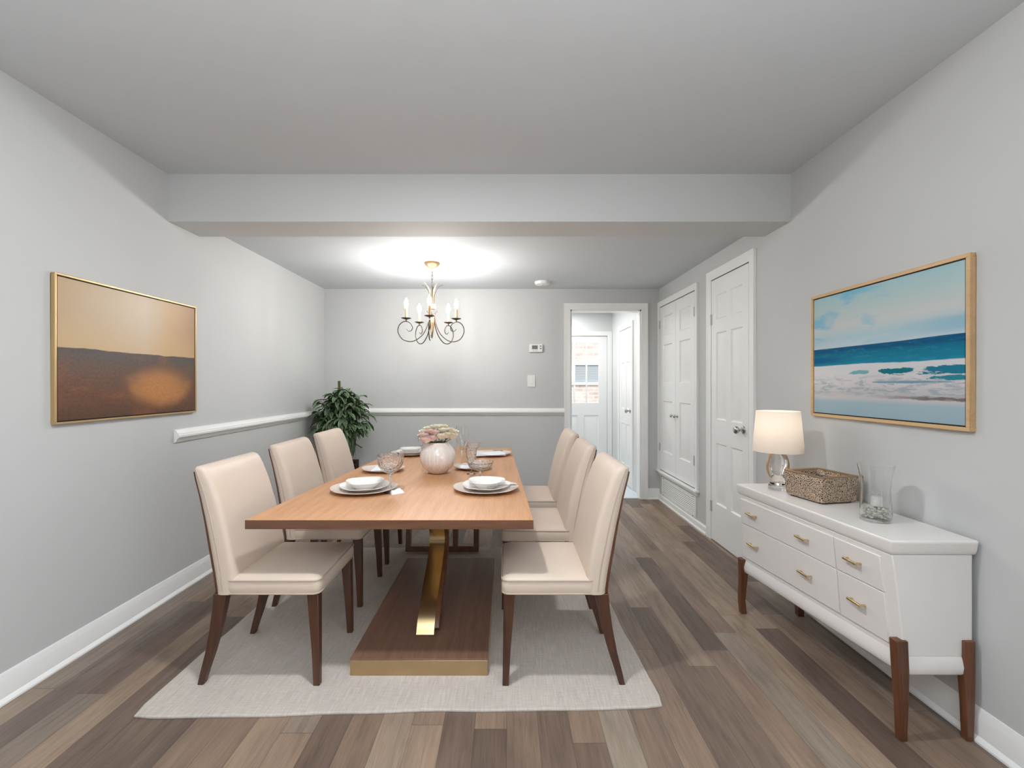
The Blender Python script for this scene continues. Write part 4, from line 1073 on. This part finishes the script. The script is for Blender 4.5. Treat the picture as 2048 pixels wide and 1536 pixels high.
def sleg(pts_):
    b = MB(); b.loft([legsec(x - sx, y - sy, z, wx, wy) for x, y, z, wx, wy in pts_]); b.build('leg', 'legwarm', s, bevel=0.003)
sleg([(1.488, 1.716, 0.0, 0.026, 0.026), (1.488, 1.716, 0.15, 0.036, 0.030), (1.486, 1.718, 0.26, 0.044, 0.034), (1.4835, 1.722, 0.375, 0.044, 0.036)])
sleg([(1.738, 1.716, 0.0, 0.026, 0.026), (1.737, 1.716, 0.15, 0.034, 0.030), (1.735, 1.718, 0.26, 0.040, 0.034), (1.737, 1.722, 0.375, 0.042, 0.036)])
sleg([(1.385, 2.665, 0.0, 0.032, 0.034), (1.378, 2.668, 0.08, 0.030, 0.036), (1.386, 2.668, 0.2, 0.036, 0.040), (1.388, 2.664, 0.32, 0.046, 0.046)])
sleg([(1.700, 2.64, 0.0, 0.034, 0.034), (1.700, 2.64, 0.25, 0.046, 0.046)])

# lamp on the sideboard
SZ = 0.7535
lx, ly = 1.512, 2.535
lp = thing('table_lamp', 'lit table lamp with white tapered shade and glass base on the sideboard', 'lamp', (lx, ly, SZ))
MB().lathe([(0, 0), (0.048, 0), (0.048, 0.022), (0.044, 0.026), (0, 0.026)], 36).build('foot', 'glass', lp, smooth=40)
pr = [(0, 0.0265), (0.034, 0.0265), (0.040, 0.035), (0.036, 0.060), (0.027, 0.085), (0.036, 0.115), (0.048, 0.145), (0.045, 0.175), (0.030, 0.205), (0.018, 0.222), (0, 0.223)]
pr = [(max(0, q_.x), q_.y) for q_ in spline([(a, c, 0) for a, c in pr], 3)]
MB().lathe(pr, 40).build('glass_body', 'lampglass', lp, smooth=60)
b = MB()
for s_ in (-1, 1):
    b.ribbon(spline([(s_ * 0.016, 0, 0.225), (s_ * 0.040, 0, 0.195), (s_ * 0.058, 0, 0.145), (s_ * 0.056, 0, 0.100), (s_ * 0.040, 0, 0.065)], 5), (0, 1, 0), 0.014, 0.005)
b.build('side_loops', 'gold', lp, smooth=60)
MB().lathe([(0, 0.2235), (0.012, 0.2235), (0.012, 0.262), (0.009, 0.266), (0, 0.266)], 18).build('socket', 'chrome', lp, smooth=40)
MB().lathe([(0, 0.267), (0.012, 0.268), (0.026, 0.300), (0.026, 0.320), (0.015, 0.342), (0, 0.345)], 18).build('bulb', 'lampbulb', lp, smooth=60)
b = MB()
b.lathe([(0.127, 0.212), (0.108, 0.436), (0.1065, 0.436), (0.1255, 0.212), (0.127, 0.212)], 56); b.build('shade', 'shade', lp, smooth=40)
b = MB()
for k in range(3):
    a = k * 2.094; b.tube([(0.010 * math.cos(a), 0.010 * math.sin(a), 0.262), (0.124 * math.cos(a), 0.124 * math.sin(a), 0.240)], 0.0015, 6)
b.build('shade_spider', 'chrome', lp)
ld = bpy.data.lights.new('lamp_light', 'POINT'); ld.energy = 0.5; ld.color = (1.0, 0.93, 0.86); ld.shadow_soft_size = 0.03
lo = bpy.data.objects.new('lamp_light', ld); C.objects.link(lo); lo.location = (lx, ly, SZ + 0.37)

# pierced metal box
bx = thing('decorative_box', 'open pierced bronze metal box filled with dark glass chips, between lamp and vase', 'box', (1.607, 2.333, SZ), math.radians(11.5))
wB, dB, hB = 0.215, 0.225, 0.128
def sq(w_, d2, z, r=0.012): return [(x, y, z) for x, y in rrect(0, 0, w_, d2, r, 4)]
b = MB(); b.loft([sq(wB - 0.02, dB - 0.02, 0.006), sq(wB + 0.002, dB + 0.002, 0.016), sq(wB + 0.006, dB + 0.006, hB)], True)
b = MB(); b.loft([sq(wB - 0.014, dB - 0.014, 0.006), sq(wB, dB, 0.016), sq(wB + 0.010, dB + 0.010, hB), sq(wB - 0.045, dB - 0.045, hB), sq(wB - 0.050, dB - 0.050, 0.090)], True)
b.build('body', 'lattice', bx, smooth=40)
b = MB(); b.loft([sq(wB + 0.012, dB + 0.012, hB), sq(wB + 0.012, dB + 0.012, hB + 0.005), sq(wB - 0.043, dB - 0.043, hB + 0.005), sq(wB - 0.043, dB - 0.043, hB)], False); b.build('rim', 'bronzelight', bx, smooth=30)
MB().loft([sq(wB - 0.03, dB - 0.03, 0.0), sq(wB - 0.03, dB - 0.03, 0.007)]).build('base', 'dark', bx)
cc_ = MB(); rnd = random.Random(5)
for i in range(260):
    x = rnd.uniform(-0.075, 0.075); y = rnd.uniform(-0.08, 0.08); z = 0.099 + rnd.uniform(-0.006, 0.012); r_s = rnd.uniform(0.005, 0.009)
    pts8 = [Vector((rnd.gauss(0, 1), rnd.gauss(0, 1), rnd.gauss(0, 0.8))).normalized() * r_s for _ in range(4)]
    cc_.add([(x + q_.x, y + q_.y, z + q_.z) for q_ in pts8], [(0, 1, 2), (0, 2, 3), (0, 3, 1), (1, 3, 2)])
co = cc_.build('glass_chips', 'glitter', weld=False, loc=(1.607, 2.333, SZ)); co.rotation_euler = (0, 0, math.radians(11.5))
tag(co, 'dark sparkling glass chips filling the bronze box', 'filler', kind='stuff')

# hurricane vase with candle
hx, hy = 1.592, 1.962
out = [(0.0, 0.0), (0.050, 0.0), (0.054, 0.006), (0.056, 0.03), (0.055, 0.07), (0.052, 0.12), (0.054, 0.17), (0.061, 0.215), (0.066, 0.238)]
out = [(max(0, q_.x), max(0, q_.y)) for q_ in spline([(a, c, 0) for a, c in out], 3)]
inn = [(max(0, r - 0.0028), z) for r, z in out if z > 0.012][::-1]
b = MB(); b.lathe(out + inn + [(0.045, 0.012), (0, 0.012)], 48); hv_ = b.build('hurricane_vase', 'glass', smooth=50, loc=(hx, hy, SZ))
tag(hv_, 'flared clear glass hurricane vase holding a candle at the near end of the sideboard', 'vase')
b = MB(); rnd = random.Random(9)
import bmesh
def pebble(mb, c_, r):
    bm = bmesh.new(); bmesh.ops.create_icosphere(bm, subdivisions=1, radius=1)
    q3 = (rnd.uniform(0.8, 1.2) * r, rnd.uniform(0.8, 1.2) * r, rnd.uniform(0.6, 0.9) * r)
    mb.add([(c_[0] + v.co.x * q3[0], c_[1] + v.co.y * q3[1], c_[2] + v.co.z * q3[2]) for v in bm.verts], [tuple(v.index for v in f.verts) for f in bm.faces]); bm.free()
for lay in range(5):
    for k in range(34):
        a = rnd.uniform(0, 2 * PI); r_ = 0.044 * math.sqrt(rnd.random()); pebble(b, (r_ * math.cos(a), r_ * math.sin(a), 0.018 + lay * 0.0095), 0.0062)
po = b.build('pebbles', plain('pale_pebbles', srgb(246, 240, 230), 0.6, var=0.15, nscale=90), smooth=60, weld=False, loc=(hx, hy, SZ)); tag(po, 'pale pebbles in the bottom of the hurricane vase', 'pebbles', kind='stuff')
cd = thing('candle', 'short white candle inside the hurricane vase', 'candle', (hx + 0.004, hy, SZ + 0.062))
MB().lathe([(0, 0), (0.021, 0), (0.021, 0.036), (0.018, 0.040), (0.006, 0.038), (0, 0.037)], 24).build('wax', 'wax', cd, smooth=40)
b = MB(); b.tube([(0, 0, 0.037), (0.001, 0, 0.046), (0.003, 0, 0.054)], 0.001, 6); b.build('wick', 'wax', cd)
